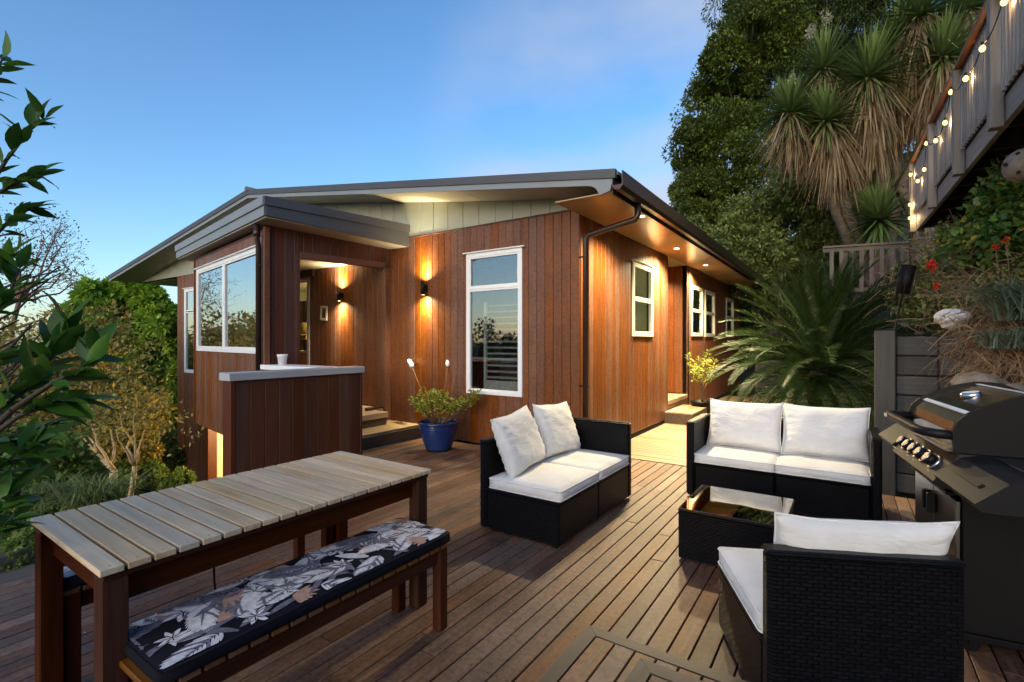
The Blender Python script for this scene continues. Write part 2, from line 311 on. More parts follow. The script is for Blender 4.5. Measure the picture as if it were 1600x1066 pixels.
M = dict(
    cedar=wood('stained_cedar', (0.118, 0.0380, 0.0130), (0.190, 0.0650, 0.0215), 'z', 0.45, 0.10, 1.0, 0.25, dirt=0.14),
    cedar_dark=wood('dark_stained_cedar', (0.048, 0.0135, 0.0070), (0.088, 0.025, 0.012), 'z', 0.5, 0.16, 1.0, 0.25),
    cedar_beam=wood('stained_cedar_beam', (0.085, 0.030, 0.016), (0.15, 0.052, 0.026), 'x', 0.45, 0.12, 1.0, 0.25),
    backing=plain('building_paper', (0.012, 0.009, 0.008), 0.9),
    gable=plain('pale_green_paint', (0.34, 0.36, 0.31), 0.6, 0, 0.07, 3, 0.1, 40),
    soffit=plain('cream_soffit_paint', (0.36, 0.335, 0.28), 0.40, 0, 0.05, 1.2),
    soffit_warm=plain('varnished_soffit', (0.40, 0.27, 0.13), 0.22, 0, 0.08, 1.2),
    barge=plain('grey_barge_paint', (0.20, 0.22, 0.24), 0.5, 0, 0.06, 3),
    flash=plain('dark_grey_flashing', (0.055, 0.055, 0.063), 0.5, 0.0, 0.08, 3),
    roof=plain('dark_grey_roofing', (0.10, 0.10, 0.11), 0.5, 0.2),
    gutter=plain('brown_gutter_metal', (0.045, 0.026, 0.020), 0.32, 0.3, 0.1, 3),
    white=plain('white_window_paint', (0.78, 0.79, 0.80), 0.35, 0, 0.03, 3),
    cream=plain('cream_window_paint', (0.60, 0.57, 0.47), 0.4, 0, 0.05, 3),
    cap=plain('grey_painted_cap', (0.40, 0.41, 0.43), 0.35, 0, 0.06, 3),
    glass=glass('window_glass', 0.10, (0.85, 0.87, 0.86)), glass_m=glass('reflective_window_glass', 0.58, (0.75, 0.75, 0.72)),
    glass_c=glass('clear_glass', 0.06, (0.82, 0.92, 0.88)), glass_t=glass('tinted_table_glass', 0.22, (0.50, 0.45, 0.36)),
    curtain=plain('dark_curtain_cloth', (0.07, 0.055, 0.045), 0.9, 0, 0.4, 12), roomcream=plain('cream_room_paint', (0.68, 0.60, 0.44), 0.8, 0, 0.05),
    roomdark=plain('dark_room_paint', (0.10, 0.10, 0.085), 0.9), shutter=plain('grey_shutter_paint', (0.33, 0.34, 0.33), 0.45, 0, 0.05),
    tan=plain('orange_timber_veneer', (0.42, 0.17, 0.05), 0.4), gold=plain('gold_lamp_shade', (0.50, 0.33, 0.09), 0.45),
    black=plain('matt_black_metal', (0.004, 0.004, 0.0045), 0.5, 0.0, 0.1, 8, 0, 60, 0.2), black2=plain('black_enamel', (0.006, 0.006, 0.007), 0.5, 0.0, 0.1, 4, 0.05, 200, 0.22),
    deck=wood('weathered_hardwood_decking', (0.054, 0.022, 0.0115), (0.210, 0.094, 0.047), 'y', 0.52, 0.32, 1.0, 0.45, (0.155, 0.098, 0.069), 0.35, 0.9, dirt=0.40),
    deck_x=wood('weathered_hardwood_edging', (0.055, 0.038, 0.028), (0.105, 0.074, 0.055), 'x', 0.55, 0.15, 1.0, 0.35),
    deck_pale=wood('pale_path_decking', (0.16, 0.105, 0.06), (0.31, 0.22, 0.135), 'x', 0.5, 0.16, 0.8, 0.25),
    step_y=wood('pale_step_decking', (0.22, 0.15, 0.085), (0.42, 0.30, 0.18), 'y', 0.5, 0.12, 0.8, 0.25),
    edge_y=wood('weathered_edging', (0.055, 0.039, 0.030), (0.105, 0.077, 0.059), 'y', 0.55, 0.10, 1.0, 0.3),
    riser=wood('dark_step_riser', (0.045, 0.030, 0.022), (0.09, 0.058, 0.040), 'y', 0.5, 0.1),
    slat=wood('weathered_table_slat', (0.44, 0.29, 0.145), (0.80, 0.575, 0.335), 'x', 0.5, 0.14, 1.0, 0.3, (0.60, 0.475, 0.325), 0.25, 2.0),
    slat_tan=wood('tan_table_slat', (0.46, 0.33, 0.19), (0.72, 0.55, 0.35), 'x', 0.5, 0.08, 1.0, 0.3),
    frame_y=wood('oiled_hardwood_rail', (0.030, 0.008, 0.003), (0.078, 0.021, 0.007), 'y', 0.5, 0.12, 1, .25, None, .10), frame_z=wood('oiled_hardwood_leg', (0.030, 0.008, 0.003), (0.078, 0.021, 0.007), 'z', 0.5, 0.12, 1, .25, None, .10),
    frame_x=wood('oiled_hardwood_slat', (0.10, 0.042, 0.014), (0.22, 0.10, 0.036), 'x', 0.40, 0.15),
    grey_wood=wood('weathered_grey_timber', (0.080, 0.072, 0.067), (0.145, 0.132, 0.122), 'z', 0.7, 0.2, 0.7, 0.4), grey_wood_y=wood('weathered_grey_beam', (0.080, 0.072, 0.067), (0.145, 0.132, 0.122), 'y', 0.7, 0.15, 0.7, 0.4),
    grey_wood_x=wood('weathered_grey_rail', (0.080, 0.072, 0.067), (0.145, 0.132, 0.122), 'x', 0.7, 0.15, 0.7, 0.4),
    pale_wood=wood('weathered_pale_timber', (0.14, 0.127, 0.118), (0.25, 0.23, 0.212), 'z', 0.7, 0.2, 0.7, 0.4), pale_wood_y=wood('weathered_pale_beam', (0.13, 0.12, 0.112), (0.23, 0.21, 0.195), 'y', 0.7, 0.1, 0.7, 0.4),
    rail_wood=wood('red_brown_handrail', (0.09, 0.04, 0.025), (0.17, 0.075, 0.04), 'y', 0.5, 0.1), under=plain('dark_underfloor', (0.015, 0.013, 0.012), 0.9),
    sleeper=wood('charcoal_sleeper', (0.020, 0.020, 0.022), (0.052, 0.052, 0.055), 'x', 0.75, 0.30, 0.6, 0.8), sleeper_z=wood('charcoal_post', (0.024, 0.024, 0.026), (0.052, 0.052, 0.055), 'z', 0.7, 0.1, 0.6, 0.8),
    wicker=wickermat(), cushion=clothmat(), piping=plain('off_white_piping', (0.68, 0.67, 0.66), 0.85),
    navy=plain('black_printed_fabric', (0.006, 0.006, 0.012), 0.85, 0, 0.1, 8, 0, 60, 0.15), p_white=plain('print_pale_grey', (0.60, 0.58, 0.60), 0.8, 0, 0.3, 40), p_grey=plain('print_mauve_grey', (0.13, 0.12, 0.16), 0.8, 0, 0.5, 40), p_peach=plain('print_peach', (0.40, 0.235, 0.17), 0.8, 0, 0.3, 40),
    steel=plain('brushed_steel', (0.26, 0.235, 0.21), 0.30, 1.0, 0.2, 5), steel_dark=plain('heat_stained_steel_hood', (0.16, 0.145, 0.125), 0.22, 0.9, 0.5, 3.2), chrome=plain('chrome', (0.75, 0.75, 0.75), 0.12, 1.0, 0.05), silver=plain('silver_knob_ring', (0.55, 0.55, 0.56), 0.25, 0.9),
    panel=plain('charcoal_enamel_panel', (0.016, 0.0155, 0.0155), 0.5, 0.0, 0.12, 5, 0, 60, 0.25), badge=plain('pale_badge', (0.6, 0.55, 0.52), 0.4), bred=plain('red_badge', (0.40, 0.10, 0.07), 0.4),
    blue=plain('blue_glazed_ceramic', (0.010, 0.028, 0.12), 0.16, 0, 0.3, 5, 0, 60, 0.6), soil=plain('potting_bark', (0.20, 0.13, 0.07), 0.95, 0, 0.6, 40, 1.0, 60), china=plain('white_ceramic', (0.80, 0.80, 0.79), 0.35),
    stake=plain('white_foam_cap', (0.82, 0.82, 0.82), 0.6), twig=plain('brown_twig', (0.14, 0.085, 0.05), 0.8), twig_dark=plain('dark_twig', (0.045, 0.03, 0.02), 0.8),
    ground=groundmat(), earth=plain('brown_earth', (0.085, 0.058, 0.042), 0.95, 0, 0.5, 6, 1.0, 12), rock=plain('grey_brown_rock', (0.13, 0.11, 0.095), 0.85, 0, 0.5, 7, 1.0, 14), white_rock=plain('white_stone', (0.55, 0.57, 0.60), 0.7, 0, 0.3, 12, 0.6, 30),
    bark=plain('rough_bark', (0.10, 0.075, 0.055), 0.9, 0, 0.5, 8, 1.0, 20), bark_pale=plain('pale_smooth_bark', (0.55, 0.40, 0.20), 0.8, 0, 0.4, 5, 0.8, 20), bark_yucca=plain('yucca_bark', (0.115, 0.09, 0.07), 0.9, 0, 0.4, 6, 1.0, 25),
    l_shrub=leafmat('glossy_shrub_leaf', (0.036, 0.101, 0.014), (0.071, 0.167, 0.024), None, 0.40, 0.30, 0.25, obj=0.45),
    l_dark=leafmat('dark_conifer_leaf', (0.035, 0.057, 0.018), (0.092, 0.120, 0.029), None, 0.6, 0.2, 0.2, 0.5), l_ivy=leafmat('ivy_clad_leaf', (0.070, 0.101, 0.018), (0.151, 0.196, 0.030), None, 0.5, 0.25, 0.3, 0.5),
    l_olive=leafmat('feathery_olive_leaf', (0.125, 0.168, 0.049), (0.259, 0.311, 0.095), None, 0.6, 0.25, 0.2, 0.6),
    l_green=leafmat('bright_green_leaf', (0.167, 0.303, 0.032), (0.342, 0.509, 0.055), None, 0.5, 0.35, 0.3, 0.5), l_autumn=leafmat('autumn_leaf', (0.216, 0.216, 0.064), (0.431, 0.367, 0.122), (0.50, 0.33, 0.05), 0.6, 0.35, 0.2, 0.8, 0.80),
    l_bare=leafmat('sparse_russet_leaf', (0.169, 0.111, 0.058), (0.286, 0.195, 0.091), None, 0.6, 0.3, 0.2), l_mid=leafmat('mid_green_leaf', (0.125, 0.209, 0.041), (0.251, 0.345, 0.071), None, 0.55, 0.3, 0.3, 0.7),
    l_pot=leafmat('young_yellow_green_leaf', (0.16, 0.23, 0.022), (0.30, 0.36, 0.04), (0.45, 0.38, 0.05), 0.4, 0.3, 0.4, 3, 0.8), l_cycad=leafmat('cycad_leaflet', (0.012, 0.031, 0.007), (0.029, 0.058, 0.012), None, 0.45, 0.12, 0.25, 1.5),
    l_yucca=leafmat('yucca_blade', (0.069, 0.119, 0.030), (0.163, 0.225, 0.069), None, 0.45, 0.2, 0.35, 1.2), l_dry=leafmat('dry_straw_blade', (0.184, 0.125, 0.067), (0.343, 0.257, 0.153), None, 0.8, 0.2, 0.1, 2),
    l_brown=leafmat('dry_brown_stem', (0.143, 0.098, 0.063), (0.345, 0.232, 0.147), None, 0.8, 0.15, 0.1, 3), l_blue=leafmat('blue_green_blade', (0.083, 0.128, 0.093), (0.180, 0.240, 0.180), None, 0.5, 0.2, 0.3, 2),
    l_creeper=leafmat('creeper_leaf', (0.060, 0.135, 0.030), (0.128, 0.232, 0.045), (0.36, 0.28, 0.03), 0.4, 0.3, 0.4, 2, 0.9), l_grass=leafmat('green_grass_blade', (0.098, 0.154, 0.035), (0.224, 0.294, 0.084), (0.30, 0.28, 0.12), 0.6, 0.3, 0.2, 2, 0.8),
    red=leafmat('red_petal', (0.50, 0.03, 0.015), (0.62, 0.06, 0.02), None, 0.5, 0.3, 0.3), flower=leafmat('cream_blossom', (0.45, 0.42, 0.28), (0.6, 0.56, 0.42), None, 0.6, 0.3, 0.2),
    e_bulb=emit('warm_bulb_glow', (1.0, 0.66, 0.19), 1.7), e_down=emit('downlight_glow', (1.0, 0.80, 0.50), 14), e_sconce=emit('sconce_glow', (1.0, 0.66, 0.28), 12), e_lamp=emit('lamp_shade_glow', (1.0, 0.62, 0.2), 1.2),
)
def lamp(name, kind, loc, power, color=(1, 0.62, 0.28), parent=None, size=0.03, cone=None, blend=0.6, aim=None):
    d = bpy.data.lights.new(name, kind); d.energy = power; d.color = color
    if kind == 'AREA': d.size = size
    else: d.shadow_soft_size = size
    if cone: d.spot_size = R_(cone); d.spot_blend = blend
    o = bpy.data.objects.new(name, d); COL.objects.link(o); o.location = loc
    if aim is not None: o.rotation_euler = Vector(aim).to_track_quat('-Z', 'Y').to_euler()
    if parent: o.parent = parent
    return o

# ------------------------------------------------------------------ ground
def sst(x, a, b):
    t = min(1, max(0, (x - a) / (b - a))); return t * t * (3 - 2 * t)
def ground_z(b, a):
    z = -0.55
    if b < -4.6: z -= 0.27 * min(-4.6 - b, 9.5) + 0.03 * max(0, -14.1 - b)
    z = max(z, -7)
    if a < 2 and b < -4.2: z += 0.32 * sst(a, 3.2, 0.5) * sst(b, -8, -4.6)
    # planted bank on the right
    toe = 2.3 + (0.75 - 2.3) * sst(a, 2.6, 6.9) if a < 6.9 else 0.75
    r = b - toe
    bank = 1.35 * sst(r, 0.0, 0.55) + 0.50 * max(0, min(r, 9) - 0.4)
    if a < 6.9: bank *= 0.72 + 0.28 * sst(a, 4.0, 6.9)
    back = 0.40 * max(0, min(a, 30) - 9.6) * sst(b, -1.3, 1.0) + 0.18 * max(0, min(a, 60) - 16.5) * sst(b, -9, -2)
    return z + max(bank, back, 0) + 0.55 * sst(max(bank, back), 0, .5)
def make_ground():
    N = 250
    def axis(c, span):
        t = np.linspace(-1, 1, N); return c + np.sinh(t * 5.2) / math.sinh(5.2) * span
    xs, ys = axis(-1.0, 1500), axis(6.0, 1500)
    V = np.zeros((N * N, 3)); k = 0
    for y in ys:
        for x in xs:
            n = mnoise.noise(Vector((x * .7, y * .7, 0))) * .10 if -40 < x < 40 and -40 < y < 60 else 0
            V[k] = (x, y, ground_z(x, y) + (n if not (-5 < x < 1.5 and -3 < y < 6) else 0)); k += 1
    i = np.arange(N - 1); I, J = np.meshgrid(i, i); q = (J * N + I).ravel()
    F = np.stack([q, q + 1, q + N + 1, q + N], 1)
    o = link('ground', npmesh('ground', V, F, M['ground'], smooth=True)); tag(o, kind='structure', label='sloping garden ground of soil and grass'); return o
make_ground()

# ------------------------------------------------------------------ deck (boards run along Y)
deck = empty('deck', (0, 0, 0)); tag(deck, 'weathered brown hardwood deck of long narrow boards', kind='structure')
P_, BW, BT = 0.0965, 0.0895, 0.025
def deck_boards():
    rnd = random.Random(3); j0 = -54; nails = MB()
    for j in range(j0, 25):
        b = -0.93 + P_ * j + P_ / 2 + P_ * 0.5
        if b > 2.4 or b < -5.25: continue
        a0, a1 = (-1.3, 5.78) if b > -4.15 else (2.0, 5.3)
        if -2.7 < b: a1 = 5.78
        else: a1 = 5.36
        cuts = [a0]
        x = a0 + rnd.uniform(1.6, 3.2)
        if b > -4.15:
            while x < a1 - 1.0: cuts.append(x); x += rnd.choice((2.1, 2.4, 3.0, 3.3))
        cuts.append(a1)
        for p, q in zip(cuts[:-1], cuts[1:]):
            L = round((q - p - 0.004) / 0.05) * 0.05; L = max(L, 0.3); L = q - p - 0.003
            link('deck_board', boxmesh('deck_board', BW, L, BT, M['deck'], 0.0025), deck, (b, (p + q) / 2, -BT + rnd.uniform(-.0012, .0012)), (0, 0, 0))
        for k in range(int((a1 - a0) / 0.45)):
            y = a0 + 0.3 + k * 0.45
            for dx in (-.028, .028):
                if rnd.random() < .85:
                    cx, cy, r = b + dx + rnd.uniform(-.003, .003), y + rnd.uniform(-.006, .006), .0042
                    nails.add([(cx + r * math.cos(t * PI / 3), cy + r * math.sin(t * PI / 3), .0022) for t in range(6)], [tuple(range(6))], False, 1 if rnd.random() < .04 else 0)
    o = nails.build('nail_head', [M['black'], M['chrome']], deck); o['kind'] = 'stuff'
    # pale path boards running across, beside the house
    for k in range(84):
        y = 5.85 + P_ * k
        b1 = -0.75 if y < 8 else -0.95
        wide = .089
        link('path_board', boxmesh('path_board', b1 + 2.62, wide, BT, M['deck_pale'], 0.0025), deck, ((b1 - 2.62) / 2, y, -BT + .004 + rnd.uniform(-.001, .001)))
    m = MB(); m.box(-4.205, -4.17, -1.3, 2.0, -.22, .002, .004); m.build('edge_board', M['edge_y'], deck)
    for y in np.arange(-1.1, 5.3, 0.45):
        m = MB(); m.box(-4.165 if y < 2 else -5.2, 2.4, y - .022, y + .022, -.17, -.0265); m.build('joist', M['under'], deck)
    m = MB(); m.box(-5.2, 2.42, 5.30, 5.345, -.6, -.03); m.build('bearer', M['under'], deck)
    m = MB(); m.box(-5.3, -2.6, 5.36, 5.44, -.55, .001); m.build('bearer', M['under'], deck)
deck_boards()
def platform():
    """two low steps in the very foreground with mitred edging"""
    for (name, b0, b1, a1, z, lab) in (('timber_step', -1.03, 1.5, 2.17, 0.07, 'lower wide grey-brown deck step with mitred edging, lowest in the foreground'), ('timber_step', -0.665, 1.5, 1.86, 0.21, 'upper deck step with grey mitred edging nested inside the lower step')):
        t = empty(name, (b0, a1, 0), 0, lab, 'step', 'foreground deck steps')
        w = 0.062; zt = z - 0.0
        m = MB(); m.prism([(0, 0), (0, -3.2), (w, -3.2), (w, -w)], zt - .028, zt); m.build('edging_board', M['edge_y'], t)
        m = MB(); m.prism([(0.0015, 0), (w + .0015, -w), (b1 - b0, -w), (b1 - b0, 0)], zt - .028, zt); m.build('edging_board', M['deck_x'], t)
        m = MB(); m.box(.006, b1 - b0, -.026, -.006, .001, zt - .029); m.build('riser_board', M['deck_x'], t)
        m = MB(); m.box(.006, .026, -3.2, -.027, .001, zt - .029); m.build('riser_board', M['edge_y'], t)
        n = 0; x = w + .006
        while x < b1 - b0 - .05:
            L = 1.6 if a1 < 2 else 1.0
            link('tread_board', boxmesh('tread_board', 0.0885, L, .024, M['deck'], .0025), t, (x + .045, -w - .006 - L / 2, zt - .0255)); x += .0955
platform()

# ------------------------------------------------------------------ house
house = empty('timber_house', (-2.65, 5.33, 0), 0, 'red-brown board clad bungalow with a low grey gable roof', 'house')
HO = Vector((-2.65, 5.33, 0))
def hpart(mb, name, mat, parent=None):
    return mb.build(name, mat, parent or house, tuple(-HO) if parent is None else (0, 0, 0))
def frame_M(origin, rz):
    return Matrix.Translation(Vector(origin)) @ Matrix.Rotation(rz, 4, 'Z')
def plank(w, bots, tops, t, ch):
    m = MB(); xs = [0, 0, ch, w - ch, w, w]; ys = [t, ch, 0, 0, ch, t]
    bt = [bots[0] + (bots[1] - bots[0]) * x / w for x in xs]; tp = [tops[0] + (tops[1] - tops[0]) * x / w for x in xs]
    m.prism(list(zip(xs, ys))[::1], bt, tp)
    return m
_pk = {}
def clad(origin, rz, width, pitch, zb, zt, holes, mat, name, ch=0.006, t=0.018, owner=None):
    """vertical boards on a wall plane: local x along the wall, outside = local -y; zb/zt numbers or functions of x"""
    owner = owner or house
    fb = zb if callable(zb) else (lambda x: zb); ft = zt if callable(zt) else (lambda x: zt)
    n = max(1, round(width / pitch)); pw = width / n; MX = frame_M(origin, rz); own = owner.matrix_world if False else Matrix.Translation(owner.location) @ Matrix.Rotation(owner.rotation_euler[2], 4, 'Z')
    inv = own.inverted()
    for i in range(n):
        u0, u1 = i * pw, (i + 1) * pw; cuts = [u0, u1]
        for h in holes:
            for e in (h[0], h[1]):
                if u0 + .004 < e < u1 - .004: cuts.append(e)
        cuts.sort()
        for p, q in zip(cuts[:-1], cuts[1:]):
            w = q - p - (0.002 if q == u1 else 0.0005); mid = (p + q) / 2
            segs = [(fb, ft)]
            for h in holes:
                if h[0] - .001 <= mid <= h[1] + .001:
                    ns = []
                    for (f0, f1) in segs:
                        if h[2] > f0(mid) + .02: ns.append((f0, (lambda x, z=h[2]: z)))
                        if h[3] < f1(mid) - .02: ns.append(((lambda x, z=h[3]: z), f1))
                    segs = ns
            for (f0, f1) in segs:
                z0, z0b, z1, z1b = f0(p), f0(q), f1(p), f1(q)
                if z1 - z0 < .01 and z1b - z0b < .01: continue
                key = (name, round(w, 4), round(z0b - z0, 4), round(z1 - z0, 4), round(z1b - z0, 4), mat.name)
                if key not in _pk: _pk[key] = plank(w, (0, z0b - z0), (z1 - z0, z1b - z0), t, min(ch, w * .3)).mesh(name, mat)
                mw = inv @ MX @ Matrix.Translation((p + .001, 0, z0))
                o = link(name, _pk[key], owner, mw.to_translation(), mw.to_euler())
def backing(origin, rz, width, zb, zt, holes, y0=0.0185, y1=0.12, name='wall_lining', mat=None):
    """solid wall behind the boards, pieced round the openings"""
    MX = frame_M(origin, rz); m = MB()
    us = sorted({0, width} | {h[0] for h in holes} | {h[1] for h in holes}); zs = sorted({zb, zt} | {h[2] for h in holes} | {h[3] for h in holes})
    us = [u for u in us if 0 <= u <= width]; zs = [z for z in zs if zb <= z <= zt]
    for a, b in zip(us[:-1], us[1:]):
        run = None
        for c, d in zip(zs[:-1], zs[1:]):
            mu, mz = (a + b) / 2, (c + d) / 2
            if any(h[0] < mu < h[1] and h[2] < mz < h[3] for h in holes): continue
            m.box(a, b, y0, y1, c, d, 0, MX)
    hpart(m, name, mat or M['backing'])
G_SL = 0.148
def soff_front(b): return 3.128 + G_SL * (-2.42 - b) if b > -9.1 else 3.128 + G_SL * (-2.42 + 9.1) - G_SL * (-9.1 - b)
WIN_F = (-4.42, -3.48, .717, 2.672)
F0 = (-6.06, 5.33, 0)
# front wall, right of the porch
fh = [(WIN_F[0] + 6.06, WIN_F[1] + 6.06, WIN_F[2], WIN_F[3])]
clad(F0, 0, 3.40, .1215, .035, 3.055, fh, M['cedar'], 'wall_board'); backing(F0, 0, 3.36, .06, 3.055, fh)
# porch back wall
DOOR = (-9.6, -8.18, .384, 2.63)
clad((-9.72, 5.33, 0), 0, 3.65, .1215, .39, 2.80, [(DOOR[0] + 9.72, DOOR[1] + 9.72, DOOR[2], DOOR[3])], M['cedar'], 'wall_board'); backing((-9.72, 5.33, 0), 0, 3.65, .2, 2.82, [(DOOR[0] + 9.72, DOOR[1] + 9.72, DOOR[2], DOOR[3])])
# far left front wall and the lower storey
NW = (-13.35, -12.45, .68, 2.72)
clad((-13.79, 5.33, 0), 0, 1.75, .1215, -3.3, 3.055, [(NW[0] + 13.79, NW[1] + 13.79, NW[2], NW[3]), (1.62, 1.76, -3.3, -.1)], M['cedar'], 'wall_board')
backing((-13.79, 5.33, 0), 0, 4.2, -3.3, 3.055, [(NW[0] + 13.79, NW[1] + 13.79, NW[2], NW[3]), (1.62, 3.4, -3.3, -.1)])
# painted gable boards
clad((-16.2, 5.322, 0), 0, 14.28, .285, 3.062, lambda x: soff_front(x - 16.2) - .002, [], M['gable'], 'gable_board', .008)
m = MB(); m.box(-16.2, -1.95, 5.345, 5.44, 3.056, 3.20); hpart(m, 'wall_plate', M['backing'])
m = MB(); m.prism([(-16.2, 3.2), (-1.95, 3.2), (-1.95, 3.05), (-9.1, 4.10), (-16.2, 3.06)][::-1], 0, 0.05)
m2 = MB(); m2.extr([(-15.9, 3.19), (-2.4, 3.19), (-9.1, soff_front(-9.1) - .01)], 5.345, 5.43, 'y'); hpart(m2, 'gable_lining', M['backing'])
m = MB(); m.box(-6.0, -2.66, 5.318, 5.33, 3.040, 3.058, .002); hpart(m, 'trim_and_shade_strip', M['cedar_dark'])  # shadow line under the gable boards, put in as a thin dark strip
# side wall
SW = (7.07, 8.0, 1.52, 2.66)
S0 = (-2.65, 5.345, 0); SR = R_(90)
sh = [(SW[0] - 5.345, SW[1] - 5.345, SW[2], SW[3])]
clad(S0, SR, 3.52, .1215, .055, 2.965, sh, M['cedar'], 'wall_board'); backing(S0, SR, 3.52, .09, 3.0, sh, .0185, .1)
m = MB(); m.box(-2.70, -2.655, 5.34, 16, -.4, .05); hpart(m, 'base_board', M['under'])
m = MB(); m.box(-5.2, -2.72, 5.40, 5.44, -.4, .06); hpart(m, 'base_board', M['under'])
# side entrance recess
clad((-4.0, 10.16, 0), 0, 1.35, .27, .39, 2.97, [], M['cedar'], 'wall_board'); backing((-4.0, 10.16, 0), 0, 1.35, .0, 2.98, [])
clad((-4.0, 8.865, 0), SR, 1.30, .1215, .39, 2.97, [], M['cedar'], 'wall_board'); backing((-4.0, 8.865, 0), SR, 1.4, 0, 2.98, [])
m = MB(); m.box(-4.0, -2.68, 8.78, 8.862, 0, 2.97); hpart(m, 'wall_lining', M['cedar'])
m = MB(); m.box(-4.0, -2.64, 8.87, 10.15, .30, .372, .004); hpart(m, 'entry_floor', M['step_y'])
m = MB(); m.box(-2.69, -2.655, 8.87, 10.15, .06, .30, .003); hpart(m, 'entry_riser', M['cedar'])
m = MB(); m.box(-4.0, -2.66, 8.87, 10.15, 2.98, 3.0); hpart(m, 'entry_ceiling', M['soffit'])
FW = [(10.45, 11.40, 1.55, 2.62), (11.62, 12.62, 1.55, 2.62), (14.0, 15.0, 1.55, 2.62)]
T0 = (-2.65, 10.16, 0); th_ = [(w[0] - 10.16, w[1] - 10.16, w[2], w[3]) for w in FW]
clad(T0, SR, 5.8, .1215, .055, 2.965, th_, M['cedar'], 'wall_board'); backing(T0, SR, 5.8, .09, 3.0, th_, .0185, .1)

# ---- porch block, turned 9.75 degrees from the house
PR = R_(-9.75); C_ = Vector((-6.33, 3.47, 0)); s2 = Vector((math.sin(R_(9.75)), math.cos(R_(9.75)), 0)); r2 = Vector((-math.cos(R_(9.75)), math.sin(R_(9.75)), 0))
L_ = C_ + r2 * 3.477
BW_ = (.167, 3.291, 1.275, 2.725)           # bay window along the face from L_
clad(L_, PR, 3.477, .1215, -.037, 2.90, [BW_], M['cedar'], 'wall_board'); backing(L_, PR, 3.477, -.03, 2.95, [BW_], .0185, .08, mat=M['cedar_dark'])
m = MB(); m.box(3.477, 3.52, -.025, .05, -.04, 2.95, .004, frame_M(L_, PR)); hpart(m, 'corner_board', M['cedar'])
m = MB(); m.box(-.03, 0, -.02, .05, -.04, 2.93, .004, frame_M(L_, PR)); hpart(m, 'corner_board', M['cedar'])
# left end of the bay
m = MB(); m.box(.05, 1.15, -.02, .0, -.04, 2.93, 0, frame_M(L_ + Vector((0, 0, 0)), R_(80.25))); hpart(m, 'bay_end_wall', M['cedar'])
OR = R_(80.25); OL = 1.888
OH = [(.42, OL - .07, -.5, 2.643)]
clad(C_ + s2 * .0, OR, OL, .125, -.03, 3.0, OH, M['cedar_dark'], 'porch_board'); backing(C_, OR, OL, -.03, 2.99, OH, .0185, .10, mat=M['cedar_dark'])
MO = frame_M(C_, OR)
m = MB(); m.box(.40, .455, -.012, .09, .39, 2.66, .003, MO); hpart(m, 'opening_trim', M['cedar_dark'])
m = MB(); m.box(.455, OL - .10, -.014, .09, 2.60, 2.69, .003, MO); hpart(m, 'opening_trim', M['cedar_beam'])
m = MB(); m.box(OL - .10, OL + .0, -.014, .09, .18, 2.60, .003, MO); hpart(m, 'opening_post', M['cedar'])
# porch floor, ceiling
_n = Vector((s2.y, -s2.x, 0)) * .04
Pf = [L_ + s2 * .05, C_ + s2 * .05 - _n, C_ + s2 * OL - _n, Vector((-9.72, 5.33, 0))]
m = MB(); m.prism([(p.x, p.y) for p in Pf], -.03, .372); hpart(m, 'porch_floor', M['step_y'])
m = MB(); m.prism([(p.x, p.y) for p in Pf], 2.76, 2.80); hpart(m, 'porch_ceiling', M['soffit'])
m = MB(); m.box(-9.70, -8.0, 5.26, 5.328, 2.64, 2.755, .003); hpart(m, 'door_header', M['cedar_dark'])
# landing and lower step
m = MB(); m.box(-6.25, -5.70, 3.9, 5.02, .30, .384, .004); hpart(m, 'landing', M['step_y'])
m = MB(); m.box(-6.2, -5.715, 3.95, 5.0, .18, .30, .002); hpart(m, 'landing_riser', M['riser'])
st = empty('porch_step', (-5.6, 4.6, 0), 0, 'low timber step up to the porch beside the blue pot', 'step')
for i in range(6): link('tread_board', boxmesh('tread_board', .1435 if i else .14, 1.40, .024, M['step_y'], .003), st, (-.55 + .148 * i + .073 - .05, .02, .167))
m = MB(); m.box(.315, .335, -.69, .72, .001, .166, .002); m.build('riser_board', M['riser'], st)
m = MB(); m.box(-.6, .31, -.69, -.67, .001, .166, .002); m.build('riser_board', M['riser'], st)
m = MB(); m.tube([(-6.02, 4.86, .41), (-6.05, 5.2, .41)], .025, 8); o = m.build('draught_stop', M['cedar_dark'], None); tag(o, 'short dark draught roll lying on the porch floor by the post', 'draught stop')
# porch roof: two-step fascia
F_ = Vector((-5.93, 3.244, 0)); FR = F_ + s2 * 2.13; FL = F_ + r2 * 4.58
def fascia(p, q, z0a, z0b, z1, out, t, mat, name='porch_fascia'):
    d = (q - p).normalized(); nrm = Vector((d.y, -d.x, 0)); p2, q2 = p + nrm * out, q + nrm * out
    m = MB(); pts = [p2, q2, q2 - nrm * t, p2 - nrm * t]
    m.prism([(v.x, v.y) for v in pts], [z0a, z0b, z0b, z0a], z1); hpart(m, name, mat)
fascia(F_, FR, 3.135, 3.128, 3.245, .022, .03, M['flash']); fascia(F_, FR, 3.01, 2.905, 3.133, 0, .025, M['flash'])
fascia(FL, F_, 3.135, 3.135, 3.245, .022, .03, M['barge']); fascia(FL, F_, 3.01, 3.01, 3.133, 0, .025, M['barge'])
q = [FL + s2 * .03, F_ - Vector((.03, -.03, 0)), FR - Vector((.03, 0, 0)), Vector((-9.9, 5.31, 0)), FL + s2 * 1.2]
m = MB(); m.prism([(v.x, v.y) for v in q], 3.10, 3.24); hpart(m, 'porch_roof', M['roof'])
q2 = [FL + s2 * .03, F_ - Vector((.03, -.03, 0)), FR - Vector((.03, 0, 0)), Vector((-9.9, 5.31, 0))]
